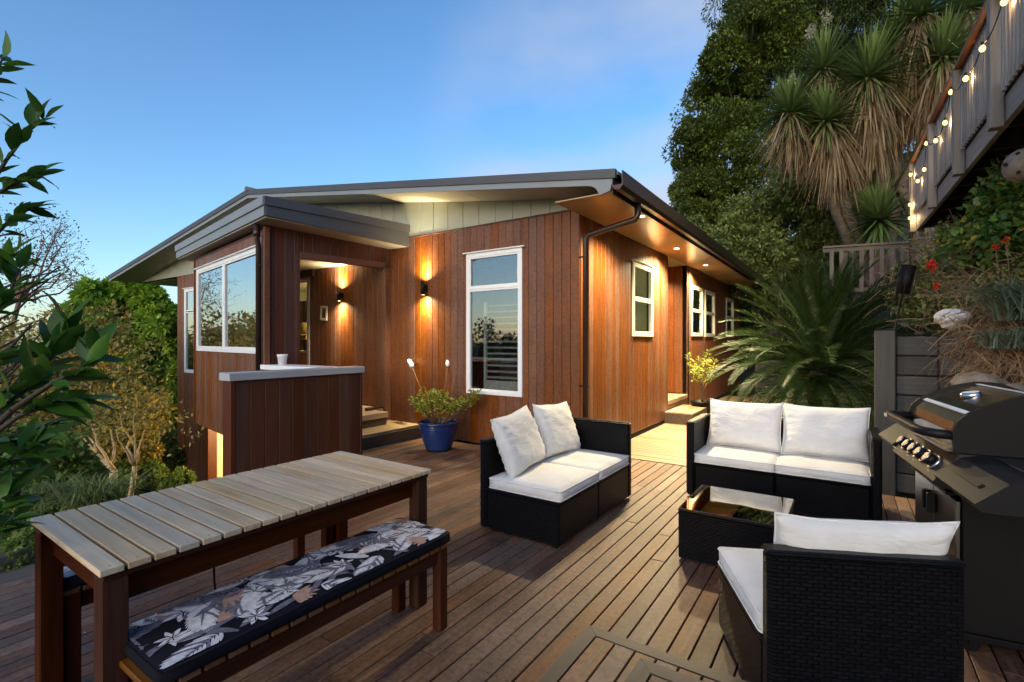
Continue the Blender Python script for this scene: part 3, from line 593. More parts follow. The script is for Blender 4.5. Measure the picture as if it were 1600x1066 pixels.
m = MB(); m.prism([(v.x, v.y) for v in q2], [2.99, 2.99, 2.91, 2.95], [3.005, 3.005, 2.93, 2.97]); hpart(m, 'porch_soffit', M['soffit'])

# ---- main roof
RB = -9.1
def ztop(b): return 4.235 - .146 * abs(b - RB)
for (e0, e1) in ((RB, -1.90), (-16.3, RB)):
    m = MB(); m.extr([(e0, ztop(e0) - .05), (e1, ztop(e1) - .05), (e1, ztop(e1) - .015), (e0, ztop(e0) - .015)], 4.68, 16.3, 'y'); hpart(m, 'roof', M['roof'])
def barge(e0, e1, zf0, zf1, y0, y1, mat, name):
    m = MB(); m.extr([(e0, ztop(e0) + zf0), (e1, ztop(e1) + zf0), (e1, ztop(e1) + zf1), (e0, ztop(e0) + zf1)], y0, y1, 'y'); hpart(m, name, mat)
for (e0, e1) in ((RB, -1.92), (-16.28, RB)):
    barge(e0, e1, -.088, .004, 4.645, 4.70, M['flash'], 'roof_flashing')
# painted barge boards with the curved tail at the right
pr = [(RB, ztop(RB) - .086), (-1.95, ztop(-1.95) - .086), (-1.985, 2.985)]
pr += [(-2.10, 2.955), (-2.115, 2.99), (-2.14, 3.03), (-2.185, 3.062), (-2.25, 3.078), (RB, ztop(RB) - .15)]
pr = pr[::-1]
m = MB(); m.extr(pr, 4.664, 4.70, 'y'); hpart(m, 'barge_board', M['barge'])
pl = [(RB, ztop(RB) - .086), (RB, ztop(RB) - .15), (-16.1, ztop(-16.1) - .15), (-16.18, 3.03), (-16.25, 3.03), (-16.26, ztop(-16.26) - .086)]
m = MB(); m.extr(pl, 4.664, 4.70, 'y'); hpart(m, 'barge_board', M['barge'])
m = MB(); m.tube([(RB, 4.63, ztop(RB) + .012), (RB, 16.2, ztop(RB) + .012)], .05, 8); hpart(m, 'ridge_cap', M['roof'])
# sloped soffit under the front edge, in panels
def soffz(b): return soff_front(b)
edges = [-1.99, -2.42, -4.1, -6.5, RB, -11.6, -14.0, -16.2]
for p, q in zip(edges[:-1], edges[1:]):
    lo, hi = q + .004, p - .004
    m = MB(); m.extr([(lo, soffz(lo)), (hi, soffz(hi)), (hi, soffz(hi) + .012), (lo, soffz(lo) + .012)], 4.70, 5.345, 'y'); hpart(m, 'soffit_panel', M['soffit'])
# flat side soffit panels, gutter, fascia
for k, (p, q) in enumerate(((4.70, 7.05), (7.058, 9.41), (9.418, 11.77), (11.778, 14.1), (14.108, 16.2))):
    m = MB(); m.box(-2.645, -1.99, p, q, 2.972, 2.984); hpart(m, 'soffit_panel', M['soffit_warm'])
m = MB(); m.box(-1.988, -1.965, 4.70, 16.2, 2.955, 3.16, .002); hpart(m, 'gutter_board', M['gutter'])
g = [(-1.962, 3.17), (-1.962, 3.02), (-1.93, 2.985), (-1.875, 2.985), (-1.845, 3.02), (-1.845, 3.165), (-1.857, 3.165), (-1.857, 3.03), (-1.95, 3.03), (-1.95, 3.17)]
m = MB(); m.extr(g, 4.66, 16.2, 'y'); hpart(m, 'gutter', M['gutter'])
m = MB(); m.box(-16.2, -13.7, 5.45, 9.5, 3.045, 3.056); hpart(m, 'soffit_panel', M['soffit'])
# downpipes
m = MB(); m.tube([(-1.93, 5.32, 3.0), (-1.93, 5.32, 2.86), (-1.955, 5.318, 2.82), (-2.52, 5.31, 2.715), (-2.565, 5.31, 2.68), (-2.57, 5.31, .02)], .037, 12); hpart(m, 'downpipe', M['gutter'])
for z in (2.45, .9):
    m = MB(); m.box(-2.66, -2.53, 5.302, 5.318, z, z + .02, .002); hpart(m, 'pipe_clip', M['black'])
pb = C_ + r2 * .06 - s2 * .10
m = MB(); m.tube([pb + s2 * .02 + Vector((0, 0, 3.0)), pb + s2 * .02 + Vector((0, 0, 2.80)), pb + r2 * .03 + s2 * .05 + Vector((0, 0, 2.70)), pb + r2 * .035 + s2 * .05 + Vector((0, 0, .9))], .034, 12); hpart(m, 'downpipe', M['gutter'])
m = MB(); m.tube([pb + s2 * .02 + Vector((0, 0, 2.93)), pb + s2 * .02 + Vector((0, 0, 2.82))], .043, 12); hpart(m, 'pipe_collar', M['gutter'])
m = MB(); m.box(-.12, .02, -.06, -.045, 2.44, 2.455, 0, frame_M(C_ + Vector((0, 0, 0)), PR)); hpart(m, 'pipe_clip', M['black'])

# ---- windows: each one frame, sashes, panes
def window(origin, rz, w, z0, z1, fr, cells, gm, fw=.05, sash=.0, proj=.022, sill=True, hood=False):
    """cells: list of (u0,u1,z0,z1) panes in wall coordinates"""
    MX = Matrix.Translation(-HO) @ frame_M(origin, rz); mw = MX
    wn = link('window', (lambda q: (q.box(-.0, w, -proj, .05, z1 - fw, z1, .003), q.box(0, w, -proj, .05, z0, z0 + fw, .003), q.box(0, fw, -proj, .05, z0 + fw, z1 - fw, .003), q.box(w - fw, w, -proj, .05, z0 + fw, z1 - fw, .003), q.mesh('window', fr))[-1])(MB()), house, mw.to_translation(), mw.to_euler())
    us = sorted({c[0] for c in cells} | {c[1] for c in cells})
    for i, c in enumerate(cells):
        q = MB(); e = .028
        q.box(c[0], c[1], -proj + .007, .035, c[3] - e, c[3], .003); q.box(c[0], c[1], -proj + .007, .035, c[2], c[2] + e, .003)
        q.box(c[0], c[0] + e, -proj + .007, .035, c[2] + e, c[3] - e, .003); q.box(c[1] - e, c[1], -proj + .007, .035, c[2] + e, c[3] - e, .003)
        link('sash', q.mesh('sash', fr), wn)
        q = MB(); q.box(c[0] + e - .004, c[1] - e + .004, .008, .014, c[2] + e - .004, c[3] - e + .004); link('pane', q.mesh('pane', gm), wn)
    if hood:
        q = MB(); q.box(-.045, w + .045, -proj - .03, -.001, z1 + .001, z1 + .018, .003); link('window_hood', q.mesh('window_hood', fr), wn)
    return wn
wf = window((WIN_F[0], 5.33, 0), 0, .94, WIN_F[2], WIN_F[3], M['white'], [(.05, .89, 2.19, 2.622), (.042, .898, .76, 2.165)], M['glass'], .055, hood=True)
q = MB(); q.box(.05, .89, -.022, .05, 2.163, 2.192, .003); link('transom', q.mesh('transom', M['white']), wf)
# shutter louvres behind the lower pane
q = MB(); q.box(.20, .87, .12, .16, .78, .90, .004); q.box(.20, .25, .12, .16, .9, 2.0, .004); q.box(.82, .87, .12, .16, .9, 2.0, .004); link('shutter_frame', q.mesh('shutter_frame', M['shutter']), wf)
q = MB(); q.box(-.285, .285, -.03, .03, -.004, .004, .002, Matrix.Rotation(R_(20), 4, 'X')); lv = q.mesh('shutter_slat', M['shutter'])
for k in range(13): link('shutter_slat', lv, wf, (.535, .14, .945 + k * .083))
q = MB(); q.box(.08, .52, .06, .12, 2.46, 2.55, .004); q.box(.08, .12, .06, .12, 2.24, 2.46, .004); link('window_winder', q.mesh('window_winder', M['black']), wf)
wb = window(L_ + r2 * (-BW_[0]), PR, BW_[1] - BW_[0], BW_[2], BW_[3], M['white'], [(.06, 1.53, 1.335, 2.665), (1.594, 3.064, 1.335, 2.665)], M['glass_m'], .06, hood=True)
q = MB(); q.box(1.532, 1.592, -.022, .05, 1.33, 2.67, .003); link('mullion', q.mesh('mullion', M['white']), wb)
q = MB(); q.box(.10, .26, .06, .09, 1.36, 2.64, .004); link('blind_stack', q.mesh('blind_stack', M['roomcream']), wb)
wl = window((NW[0], 5.33, 0), 0, .9, NW[2], NW[3], M['white'], [(.05, .85, 2.17, 2.67), (.05, .85, .73, 2.15)], M['glass_m'], .05, hood=True)
ws = window((-2.65, SW[0], 0), SR, .93, SW[2], SW[3], M['cream'], [(.05, .88, 2.10, 2.61), (.05, .88, 1.57, 2.09)], M['glass_c'], .05, hood=True)
for w_ in FW: window((-2.65, w_[0], 0), SR, w_[1] - w_[0], w_[2], w_[3], M['cream'], [(.05, w_[1] - w_[0] - .05, 2.10, 2.57), (.05, w_[1] - w_[0] - .05, 1.60, 2.09)], M['glass'], .05)
# sliding door seen through the porch
dr = window((DOOR[0], 5.33, 0), 0, DOOR[1] - DOOR[0], DOOR[2], DOOR[3], M['cap'], [(.05, .72, .44, 2.57), (.69, 1.37, .44, 2.57)], M['glass_c'], .05)
dr.name = 'sliding_door'
# rooms behind the openings
def room(x0, x1, y0, y1, z0, z1, open_side, mat, name='room_shell'):
    m = MB(); t = .04
    W_ = dict(x0=(x0 - t, x0, y0 - t, y1 + t, z0, z1), x1=(x1, x1 + t, y0 - t, y1 + t, z0, z1), y0=(x0, x1, y0 - t, y0, z0, z1), y1=(x0, x1, y1, y1 + t, z0, z1), z0=(x0 - t, x1 + t, y0 - t, y1 + t, z0 - t, z0), z1=(x0 - t, x1 + t, y0 - t, y1 + t, z1, z1 + t))
    for k, v in W_.items():
        if k != open_side: m.box(*v)
    hpart(m, name, mat)
room(-5.4, -2.9, 5.46, 7.6, .4, 2.75, 'y0', M['roomdark'])
room(-11.6, -7.2, 5.46, 8.2, .39, 2.72, 'y0', M['roomcream'])
room(-4.3, -2.76, 6.6, 8.3, .5, 2.9, 'x1', M['roomcream'])
room(-4.6, -2.77, 10.3, 15.6, .5, 2.9, 'x1', M['roomdark'])
room(-13.6, -11.95, 5.46, 7.5, .3, 2.9, 'y0', M['roomdark'])
room(-12.35, -9.6, 5.46, 6.6, -3.2, -.12, 'y0', M['roomcream'])
m = MB(); m.box(-12.17, -12.10, 5.30, 5.50, -3.3, -.1, .004); hpart(m, 'doorway_jamb', M['cedar_dark'])
m = MB(); m.box(-13.4, -13.3, 5.50, 9.0, -3.3, 3.0); hpart(m, 'wall_lining', M['cedar'])
m = MB(); m.box(-13.79, -13.71, 5.45, 9.0, -3.3, 3.05); hpart(m, 'side_wall', M['cedar'])
lamp('ceiling_lamp', 'POINT', (-10.8, 6.0, -.6), 90, (1, .70, .32), None, .08)
lamp('ceiling_lamp', 'POINT', (-8.9, 6.6, 2.3), 30, (1, .74, .42), None, .10)
lamp('ceiling_lamp', 'POINT', (-3.5, 7.6, 2.3), 60, (1, .80, .40), None, .08)
lamp('ceiling_lamp', 'POINT', (-4.0, 6.9, 1.1), 10, (.9, .95, .5), None, .10)
lamp('ceiling_lamp', 'POINT', (-3.6, 11.4, 2.3), 25, (1, .9, .65), None, .10)

# ---- room contents seen through the glass
def curtain(x0, x1, y, z0, z1, label):
    n = 40; V = []; F = []
    for i in range(n + 1):
        x = x0 + (x1 - x0) * i / n; yy = y + .035 * math.sin(i * 1.9) + .012 * math.sin(i * .7)
        V += [(x, yy, z0), (x + .02 * math.sin(i), yy, z1)]
    for i in range(n): F.append((2 * i, 2 * i + 2, 2 * i + 3, 2 * i + 1))
    me = bpy.data.meshes.new('curtain'); me.from_pydata(V, [], F); me.materials.append(M['curtain'])
    md = link('curtain', me); s_ = md.modifiers.new('t', 'SOLIDIFY'); s_.thickness = .006; tag(md, label, 'curtain')
curtain(-11.12, -10.55, 6.9, .5, 2.42, 'dark patterned curtain hanging inside behind the porch glass door')
cb = empty('side_cabinet', (-10.0, 6.62, .39), 0, 'orange timber cabinet inside behind the porch glass door', 'cabinet')
m = MB(); m.box(-.5, .5, -.2, .2, 0, .80, .006); m.build('body', M['tan'], cb)
m = MB(); m.box(-.52, .52, -.22, .22, .801, .84, .005); m.build('top', M['roomcream'], cb)
for s_ in (-1, 1):
    m = MB(); m.box(s_ * .25 - .23, s_ * .25 + .23, -.215, -.201, .06, .76, .004); m.build('door', M['tan'], cb)
tl = empty('table_lamp', (-10.12, 6.52, 1.23), 0, 'gold shaded table lamp standing on the cabinet inside', 'lamp')
m = MB(); m.lathe([(.0, 0), (.07, .005), (.07, .02), (.015, .05), (.03, .14), (.045, .2), (.02, .30), (.01, .40)], 20); m.build('base', M['gold'], tl)
m = MB(); m.lathe([(.14, .36), (.15, .36), (.13, .64), (.12, .64), (.14, .36)], 28); m.build('lamp_shade', M['gold'], tl)
lamp('lamp_bulb', 'POINT', (-10.12, 6.52, 1.73), 6, (1, .62, .25), None, .04)
m = MB(); m.box(-.09, .09, -.01, .01, 0, .26, .003, Matrix.Rotation(R_(12), 4, 'X')); o = m.build('photo_frame', M['black'], None, (-10.02, 6.44, 1.232)); tag(o, 'small black photo frame on the cabinet below the lamp', 'photo frame')
m = MB(); m.lathe([(.0, 0), (.04, 0), (.042, .12), (.015, .17), (.015, .20), (0, .20)], 16); m.tube([(0, 0, .20), (0, 0, .24), (.05, 0, .24)], .006, 6); o = m.build('soap_bottle', M['tan'], None, (-2.84, 7.65, 1.54)); tag(o, 'pump bottle silhouetted on the sill of the lit side window', 'bottle')
m = MB(); m.box(-.30, .02, -.06, .06, -.03, 0); hb = m.build('window_shelf', M['cream'], ws, (.58, .1, 1.537))

# ---- lights on the house
def sconce(b, label):
    t = empty('wall_light', (b, 5.328, 2.24), 0, label, 'wall light', 'black up and down wall lights')
    m = MB(); m.lathe([(.030, -.10), (.034, -.10), (.034, .10), (.030, .10), (.030, -.10)], 24, 0, -.075); m.build('cylinder_body', M['black'], t)
    m = MB(); m.box(-.03, .03, -.045, -.001, -.05, .05, .004); m.build('bracket', M['black'], t)
    m = MB()
    for z in (-.06, .06): m.lathe([(.0, z), (.029, z)], 20, 0, -.075)
    m.build('lens', M['e_sconce'], t)
    for sg in (-1, 1): lamp('lamp_beam', 'SPOT', (0, -.066, sg * .085), 120, (1, .82, .46), t, .012, 62, 1.0, (0, .22, sg)); lamp('lamp_glow', 'SPOT', (0, -.08, sg * .085), 60, (1, .82, .46), t, .03, 150, 1.0, (0, .05, sg))
sconce(-5.21, 'black cylinder wall light left of the tall white window')
sconce(-7.21, 'black cylinder wall light inside the porch beside the hanging picture')
def downlight(b, a, z, label, power, cone=130):
    t = empty('downlight', (b, a, z), 0, label, 'downlight', 'round downlights in the eaves')
    m = MB(); m.lathe([(.036, -.001), (.05, -.006), (.052, -.001)], 24); m.build('trim_ring', M['white'], t)
    m = MB(); m.lathe([(0, -.0015), (.036, -.0015)], 24); m.build('lens', M['e_down'], t)
    lamp('lamp_beam', 'SPOT', (0, 0, -.02), power, (1, .80, .44), t, .07, cone, .7, (0, 0, -1))
downlight(-2.30, 8.15, 2.970, 'round downlight in the eaves above the side window wall, nearer of the two glowing spots', 600, 155)
downlight(-2.32, 10.26, 2.970, 'round downlight in the eaves farther along beside the entry recess', 560, 155)
downlight(-2.06, 5.80, 2.970, 'round downlight at the front corner of the eaves behind the downpipe elbow', 320, 150)
lamp('recess_lamp', 'SPOT', (-3.3, 9.5, 2.95), 120, (1, .72, .36), None, .05, 140, .6, (0, 0, -1))

# ---- picture, cup, balustrade counter
pf = empty('hanging_picture', (-7.74, 5.325, 1.82), R_(0), 'small pale framed picture hanging by a cord on the porch wall', 'picture')
MR_ = Matrix.Rotation(R_(4), 4, 'Y')
m = MB(); m.box(-.10, .10, -.02, -.001, .22, .26, .004, MR_); m.box(-.10, .10, -.02, -.001, 0, .04, .004, MR_); m.box(-.10, -.055, -.02, -.001, .04, .22, .004, MR_); m.box(.055, .10, -.02, -.001, .04, .22, .004, MR_); m.build('picture_frame', M['roomcream'], pf)
m = MB(); m.box(-.055, .055, -.012, -.002, .04, .22, 0, MR_); m.build('picture_print', M['curtain'], pf)
m = MB(); m.tube([(-.06, -.01, .26), (.02, -.012, .42), (.09, -.01, .25)], .004, 5); m.build('cord', M['twig'], pf)
ct = empty('bar_counter', (-4.9, 3.0, 0), 0, 'dark boarded balustrade topped by a grey ledge, left of the porch steps', 'counter')
clad((-4.90, 2.39, 0), R_(90), 1.48, .155, -.10, 1.055, [], M['cedar_dark'], 'wall_board', .006, .018, ct)
def cpart(m, name, mat): return m.build(name, mat, ct, (4.9, -3.0, 0))
m = MB(); m.box(-5.03, -4.919, 2.385, 3.87, -.5, 1.055); cpart(m, 'counter_core', M['cedar_dark'])
m = MB(); m.box(-5.05, -4.893, 2.345, 2.39, -.6, 1.058, .004); cpart(m, 'corner_post', M['cedar_dark'])
m = MB(); m.box(-5.05, -4.892, 3.87, 3.90, -.1, 1.058, .004); cpart(m, 'corner_post', M['cedar_dark'])
m = MB(); m.box(-5.07, -4.865, 2.32, 3.915, 1.062, 1.14, .006); cpart(m, 'ledge', M['cap'])
m = MB(); m.box(-6.36, -5.072, 3.42, 3.72, 1.075, 1.139, .006); cpart(m, 'ledge', M['white'])
m = MB(); m.box(-6.30, -5.06, 3.50, 3.62, -.3, 1.074); cpart(m, 'counter_core', M['cedar_dark'])
m = MB(); m.lathe([(0, 0), (.048, 0), (.060, .105), (.066, .107), (.067, .135), (.060, .135), (.045, .02), (0, .02)], 28); o = m.build('white_pot', M['china'], None, (-6.14, 3.60, 1.139)); tag(o, 'small white ceramic pot standing on the grey ledge', 'pot')

# ------------------------------------------------------------------ outdoor table, benches and their cushions
def leg(parent, x, y, s, h, mat): link('leg', boxmesh('leg', s, s, h, mat, .004), parent, (x, y, 0))
tb = empty('outdoor_table', (-2.29, 1.245, 0), 0, 'long slatted outdoor table with a weathered grey top and dark legs', 'table')
for k in range(20):
    y = -.73 + .073 * k + .0365
    link('tabletop_slat', boxmesh('tabletop_slat', .80, .0628, .021, M['slat_tan'] if k in (0, 1, 2, 9, 18) else M['slat'], .002), tb, (0, y, .721))
m = MB(); m.box(.312, .338, -.66, .66, .60, .700, .003); m.build('rail', M['frame_y'], tb)
m = MB(); m.box(-.338, -.312, -.66, .66, .60, .700, .003); m.build('rail', M['frame_y'], tb)
for x in (-.365, .365):
    m = MB(); m.box(x - .025, x + .025, -.715, .715, .701, .7205, .003); m.build('batten', M['frame_y'], tb)
for y in (-.665, .665):
    m = MB(); m.box(-.312, .312, y - .013, y + .013, .60, .700, .003); m.build('rail', M['frame_x'] if False else M['frame_y'], tb)
for sx in (-1, 1):
    for sy in (-1, 1): leg(tb, sx * .345, sy * .68, .072, .7005, M['frame_z'])
m = MB()
for k in range(20):
    for sx in (-1, 1): m.sphere((sx * .375, -.73 + .073 * k + .0365, .742), (.004, .004, .0012), 6, 4)
o = m.build('screw', M['steel'], tb); o['kind'] = 'stuff'
def bench(loc, label):
    t = empty('outdoor_bench', loc, 0, label, 'bench', 'slatted benches beside the table')
    for k in range(18):
        link('seat_slat', boxmesh('seat_slat', .36, .062, .020, M['frame_x'], .003), t, (0, -.65 + .0722 * (k + .5), .410))
    for x in (-.145, .145):
        m = MB(); m.box(x - .012, x + .012, -.575, .575, .335, .409, .003); m.build('rail', M['frame_y'], t)
    for y in (-.60, .60):
        m = MB(); m.box(-.125, .125, y - .011, y + .011, .335, .409, .003); m.build('rail', M['frame_y'], t)
    for sx in (-1, 1):
        for sy in (-1, 1): leg(t, sx * .15, sy * .605, .055, .409, M['frame_z'])
    return t
bench((-1.84, 1.22, 0), 'low slatted bench in front of the table with its printed cushion in full view')
bench((-2.80, 1.24, 0), 'low slatted bench tucked behind the table')
def seat_pad(w, d, h, r=.02, bulge=.01, nx=14, ny=10, mat=None, name='seat_cushion', wr=.0025, seed=0):
    """soft box cushion: rounded edges, slightly domed, faint creases"""
    bm = bmesh.new(); bmesh.ops.create_cube(bm, size=1.0)
    bmesh.ops.scale(bm, vec=(w - 2 * r, d - 2 * r, h - 2 * r), verts=bm.verts)
    bmesh.ops.subdivide_edges(bm, edges=bm.edges[:], cuts=nx, use_grid_fill=True)
    hx, hy, hz = w / 2 - r, d / 2 - r, h / 2 - r
    for v in bm.verts:
        c = v.co.copy(); n = Vector((0, 0, 0))
        for i, e in enumerate((hx, hy, hz)):
            if abs(abs(c[i]) - e) < 1e-5: n[i] = math.copysign(1, c[i])
        v.co = c + n.normalized() * r
        fx, fy = 1 - (c.x / (hx + 1e-6)) ** 4, 1 - (c.y / (hy + 1e-6)) ** 4
        v.co.z += math.copysign(bulge * fx * fy, c.z) if abs(n.z) > 0 else 0
        side = (1 - (c.z / hz) ** 2) * bulge * .8
        if abs(n.x) > 0 and abs(n.z) == 0: v.co.x += math.copysign(side * (1 - (c.y / hy) ** 4), c.x)
        if abs(n.y) > 0 and abs(n.z) == 0: v.co.y += math.copysign(side * (1 - (c.x / hx) ** 4), c.y)
        v.co += n.normalized() * (mnoise.noise(v.co * 9 + Vector((seed * 7.3, 0, 0))) * wr + mnoise.noise(v.co * 26 + Vector((seed * 3.1, 5, 0))) * wr * .5)
    for f in bm.faces: f.smooth = True
    me = bpy.data.meshes.new(name); bm.to_mesh(me); bm.free(); me.materials.append(mat or M['cushion']); return me
def leaf_print(parent, w, d, ztop, seed):
    """printed foliage of the bench cushion: fronds, flowers and fans lying flat on the cloth"""
    rnd = random.Random(seed); m = MB(); lay = [0]
    def ztp(x, y): return ztop(x, y)
    def poly(pts, mi):
        lay[0] += 1; dz = .0012 + .00000035 * lay[0]
        if any(abs(p[0]) > w / 2 - .007 or abs(p[1]) > d / 2 - .007 for p in pts):
            pts = [(max(-w / 2 + .012, min(w / 2 - .007, p[0])), max(-d / 2 + .012, min(d / 2 - .007, p[1]))) for p in pts]
            if max(p[0] for p in pts) - min(p[0] for p in pts) < .004 or max(p[1] for p in pts) - min(p[1] for p in pts) < .004: return
        m.add([(x, y, ztp(x, y) + dz) for x, y in pts], [tuple(range(len(pts)))], False, mi)
    def blade(x, y, a, L, wd, mi, curve=0.0):
        left, right = [], []
        for i in range(8):
            t = i / 7; ang = a + curve * t; px, py = x + L * t * math.cos(a + curve * t * .5), y + L * t * math.sin(a + curve * t * .5)
            ww = wd * math.sin(PI * min(1, t * .92 + .06)) ** .8
            left.append((px - math.sin(ang) * ww, py + math.cos(ang) * ww)); right.append((px + math.sin(ang) * ww, py - math.cos(ang) * ww))
        for i in range(7): poly([right[i], right[i + 1], left[i + 1], left[i]], mi)
    def frond(x, y, a, L, mi):
        for i in range(13):
            t = (i + 1) / 14; px, py = x + math.cos(a) * L * t, y + math.sin(a) * L * t; l = L * .42 * math.sin(PI * (t * .8 + .15))
            for sg in (-1, 1): blade(px, py, a + sg * (1.0 - .55 * t), l, .0062, mi if rnd.random() < .75 else 1, -sg * .35)
        blade(x, y, a, L, .0035, 1)
    def flower(x, y, r, mi):
        a0 = rnd.uniform(0, 6)
        for k in range(7): blade(x, y, a0 + k * PI * 2 / 7, r * rnd.uniform(.8, 1.1), r * .16, mi, rnd.uniform(-.3, .3))
        for k in range(7): blade(x, y, a0 + k * PI * 2 / 7 + .2, r * .6, r * .04, 2)
    def fan(x, y, a, r):
        for k in range(7): blade(x, y, a + (k - 3) * .3, r * rnd.uniform(.8, 1), .010, 3)
    n = 0; y = -d / 2 + .05; rx = lambda k=.46: rnd.uniform(-w * k, w * k); ry = lambda q: q + rnd.uniform(-.06, .06)
    while y < d / 2 - .03:
        for k in range(3): blade(rx(), ry(y), rnd.uniform(0, 6.2), rnd.uniform(.10, .20), rnd.uniform(.010, .018), 1, rnd.uniform(-.6, .6))
        side = 1 if n % 2 else -1
        frond(side * w * .10 - .03, ry(y) - .06, rnd.uniform(.9, 2.2) + (PI if n % 3 == 1 else 0), rnd.uniform(.20, .27), 1)
        frond(-side * w * rnd.uniform(.1, .4), ry(y), rnd.uniform(0, 6.2), rnd.uniform(.16, .22), 0)
        fan(-side * w * rnd.uniform(.15, .42), ry(y), rnd.uniform(0, 6.2), rnd.uniform(.07, .11))
        frond(side * w * rnd.uniform(.2, .42), ry(y), rnd.uniform(0, 6.2), rnd.uniform(.18, .26), 0)
        flower(-side * w * rnd.uniform(.05, .4), ry(y) + .05, rnd.uniform(.05, .075), 0)
        blade(side * w * rnd.uniform(.1, .4), ry(y), rnd.uniform(0, 6.2), rnd.uniform(.12, .18), rnd.uniform(.022, .036), 0, rnd.uniform(-.6, .6))
        y += .105; n += 1
    o = m.build('leaf_print', [M['p_white'], M['p_grey'], M['navy'], M['p_peach']], parent); o['kind'] = 'stuff'
def bench_cushion(loc, seed, label, straps=True):
    w, d, h = .375, 1.27, .052
    me = seat_pad(w, d, h, .011, .006, 14, 10, M['navy'], 'bench_cushion', 0.0, seed)
    o = link('bench_cushion', me, None, loc); tag(o, label, 'cushion', 'printed bench cushions')
    hx, hy = w / 2 - .011, d / 2 - .011
    def zt(x, y): return h / 2 + .006 * max(0, 1 - (x / hx) ** 4) * max(0, 1 - (y / hy) ** 4)
    leaf_print(o, w, d, zt, seed)
    m = MB(); pth = [(hx + .010, -hy, h / 2 - .006), (hx + .010, hy, h / 2 - .006), (hx, hy + .010, h / 2 - .006), (-hx, hy + .010, h / 2 - .006), (-hx - .010, hy, h / 2 - .006), (-hx - .010, -hy, h / 2 - .006), (-hx, -hy - .010, h / 2 - .006), (hx, -hy - .010, h / 2 - .006), (hx + .010, -hy, h / 2 - .006)]
    m.tube(pth, .0035, 6); m.build('piping', M['navy'], o)
    if straps:
        m = MB(); m.box(-.205, -.201, -.53, -.516, -.06, .012); m.build('tie_strap', M['navy'], o)
bench_cushion((-1.835, 1.225, .459), 5, 'black cushion printed with grey palm fronds and peach leaves on the front bench')
bench_cushion((-2.80, 1.235, .459), 8, 'dark printed cushion on the bench half hidden behind the table', False)
m = MB(); m.tube([(-2.075, .93, .60), (-2.07, .93, .50), (-2.06, .935, .40), (-2.065, .93, .33)], .0045, 6); o = m.build('hanging_strap', M['navy']); tag(o, 'thin black strap hanging down under the table rail', 'strap')

# ------------------------------------------------------------------ rattan seating
def sofa(loc, rz, n, arms, label, cat, base_h=.315, sw=None):
    """n seats; local x = width, front = -y; arms: -1 left, 1 right"""
    w = .69 * n if sw is None else sw; d = .70; t = empty('rattan_loveseat' if n > 1 else 'rattan_chair', loc, rz, label, cat)
    x0, x1 = -w / 2 + (.07 if -1 in arms else 0), w / 2 - (.07 if 1 in arms else 0); k = (x1 - x0) / n
    for i in range(n):
        m = MB(); a, b = x0 + i * k + .003, x0 + (i + 1) * k - .003
        m.box(a, b, -d / 2, d / 2 - .072, .02, base_h, .014); sb = m.build('seat_base', M['wicker'], t)
        m = MB(); m.box(a - .004, b + .004, -d / 2 - .006, d / 2 - .072, base_h - .004, base_h + .012, .004); m.build('seat_rim', M['wicker'], sb)
        for px in (a + .04, b - .04):
            m = MB(); m.box(px - .02, px + .02, -d / 2 + .03, -d / 2 + .07, .0, .0205); m.build('foot', M['black'], t)
    m = MB(); m.box(-w / 2, w / 2, d / 2 - .07, d / 2, .02, .68, .016); m.box(-w / 2 - .004, w / 2 + .004, d / 2 - .075, d / 2 + .004, .664, .690, .012); m.build('backrest', M['wicker'], t)
    for sg in arms:
        m = MB(); xa, xb = (w / 2 - .07, w / 2) if sg > 0 else (-w / 2, -w / 2 + .07)
        m.box(xa, xb, -d / 2 - .004, d / 2 - .074, .02, .69, .016); m.box(xa - .004, xb + .004, -d / 2 - .008, d / 2 - .074, .676, .702, .012); m.build('armrest', M['wicker'], t)
    return t, x0, k
def seat_cushions(t, x0, k, n, labels, z=.327, d=.62, h=.088):
    for i in range(n):
        c = Matrix.Translation(t.location) @ Matrix.Rotation(t.rotation_euler[2], 4, 'Z') @ Vector((x0 + (i + .5) * k, -.05, z + h / 2))
        o = link('seat_cushion', seat_pad(k - .006, d, h, .018, .010, 14, 10, M['cushion'], 'seat_cushion', .003, i + hash(labels[i]) % 5), None, c, (0, 0, t.rotation_euler[2]))
        tag(o, labels[i], 'cushion', 'white seat cushions'); m = MB(); w2, d2 = (k - .006) / 2, d / 2
        for zz in (h / 2 - .011, -h / 2 + .011):
            r = .018; m.tube([(w2 - r, -d2 - .001, zz), (w2 - r * .3, -d2 + r * .3, zz), (w2 + .001, -d2 + r, zz), (w2 + .001, d2 - r, zz), (w2 - r * .3, d2 - r * .3, zz), (w2 - r, d2 + .001, zz), (-w2 + r, d2 + .001, zz), (-w2 + r * .3, d2 - r * .3, zz), (-w2 - .001, d2 - r, zz), (-w2 - .001, -d2 + r, zz), (-w2 + r * .3, -d2 + r * .3, zz), (-w2 + r, -d2 - .001, zz), (w2 - r, -d2 - .001, zz)], .0045, 6, caps=False)
        m.build('piping', M['piping'], o)
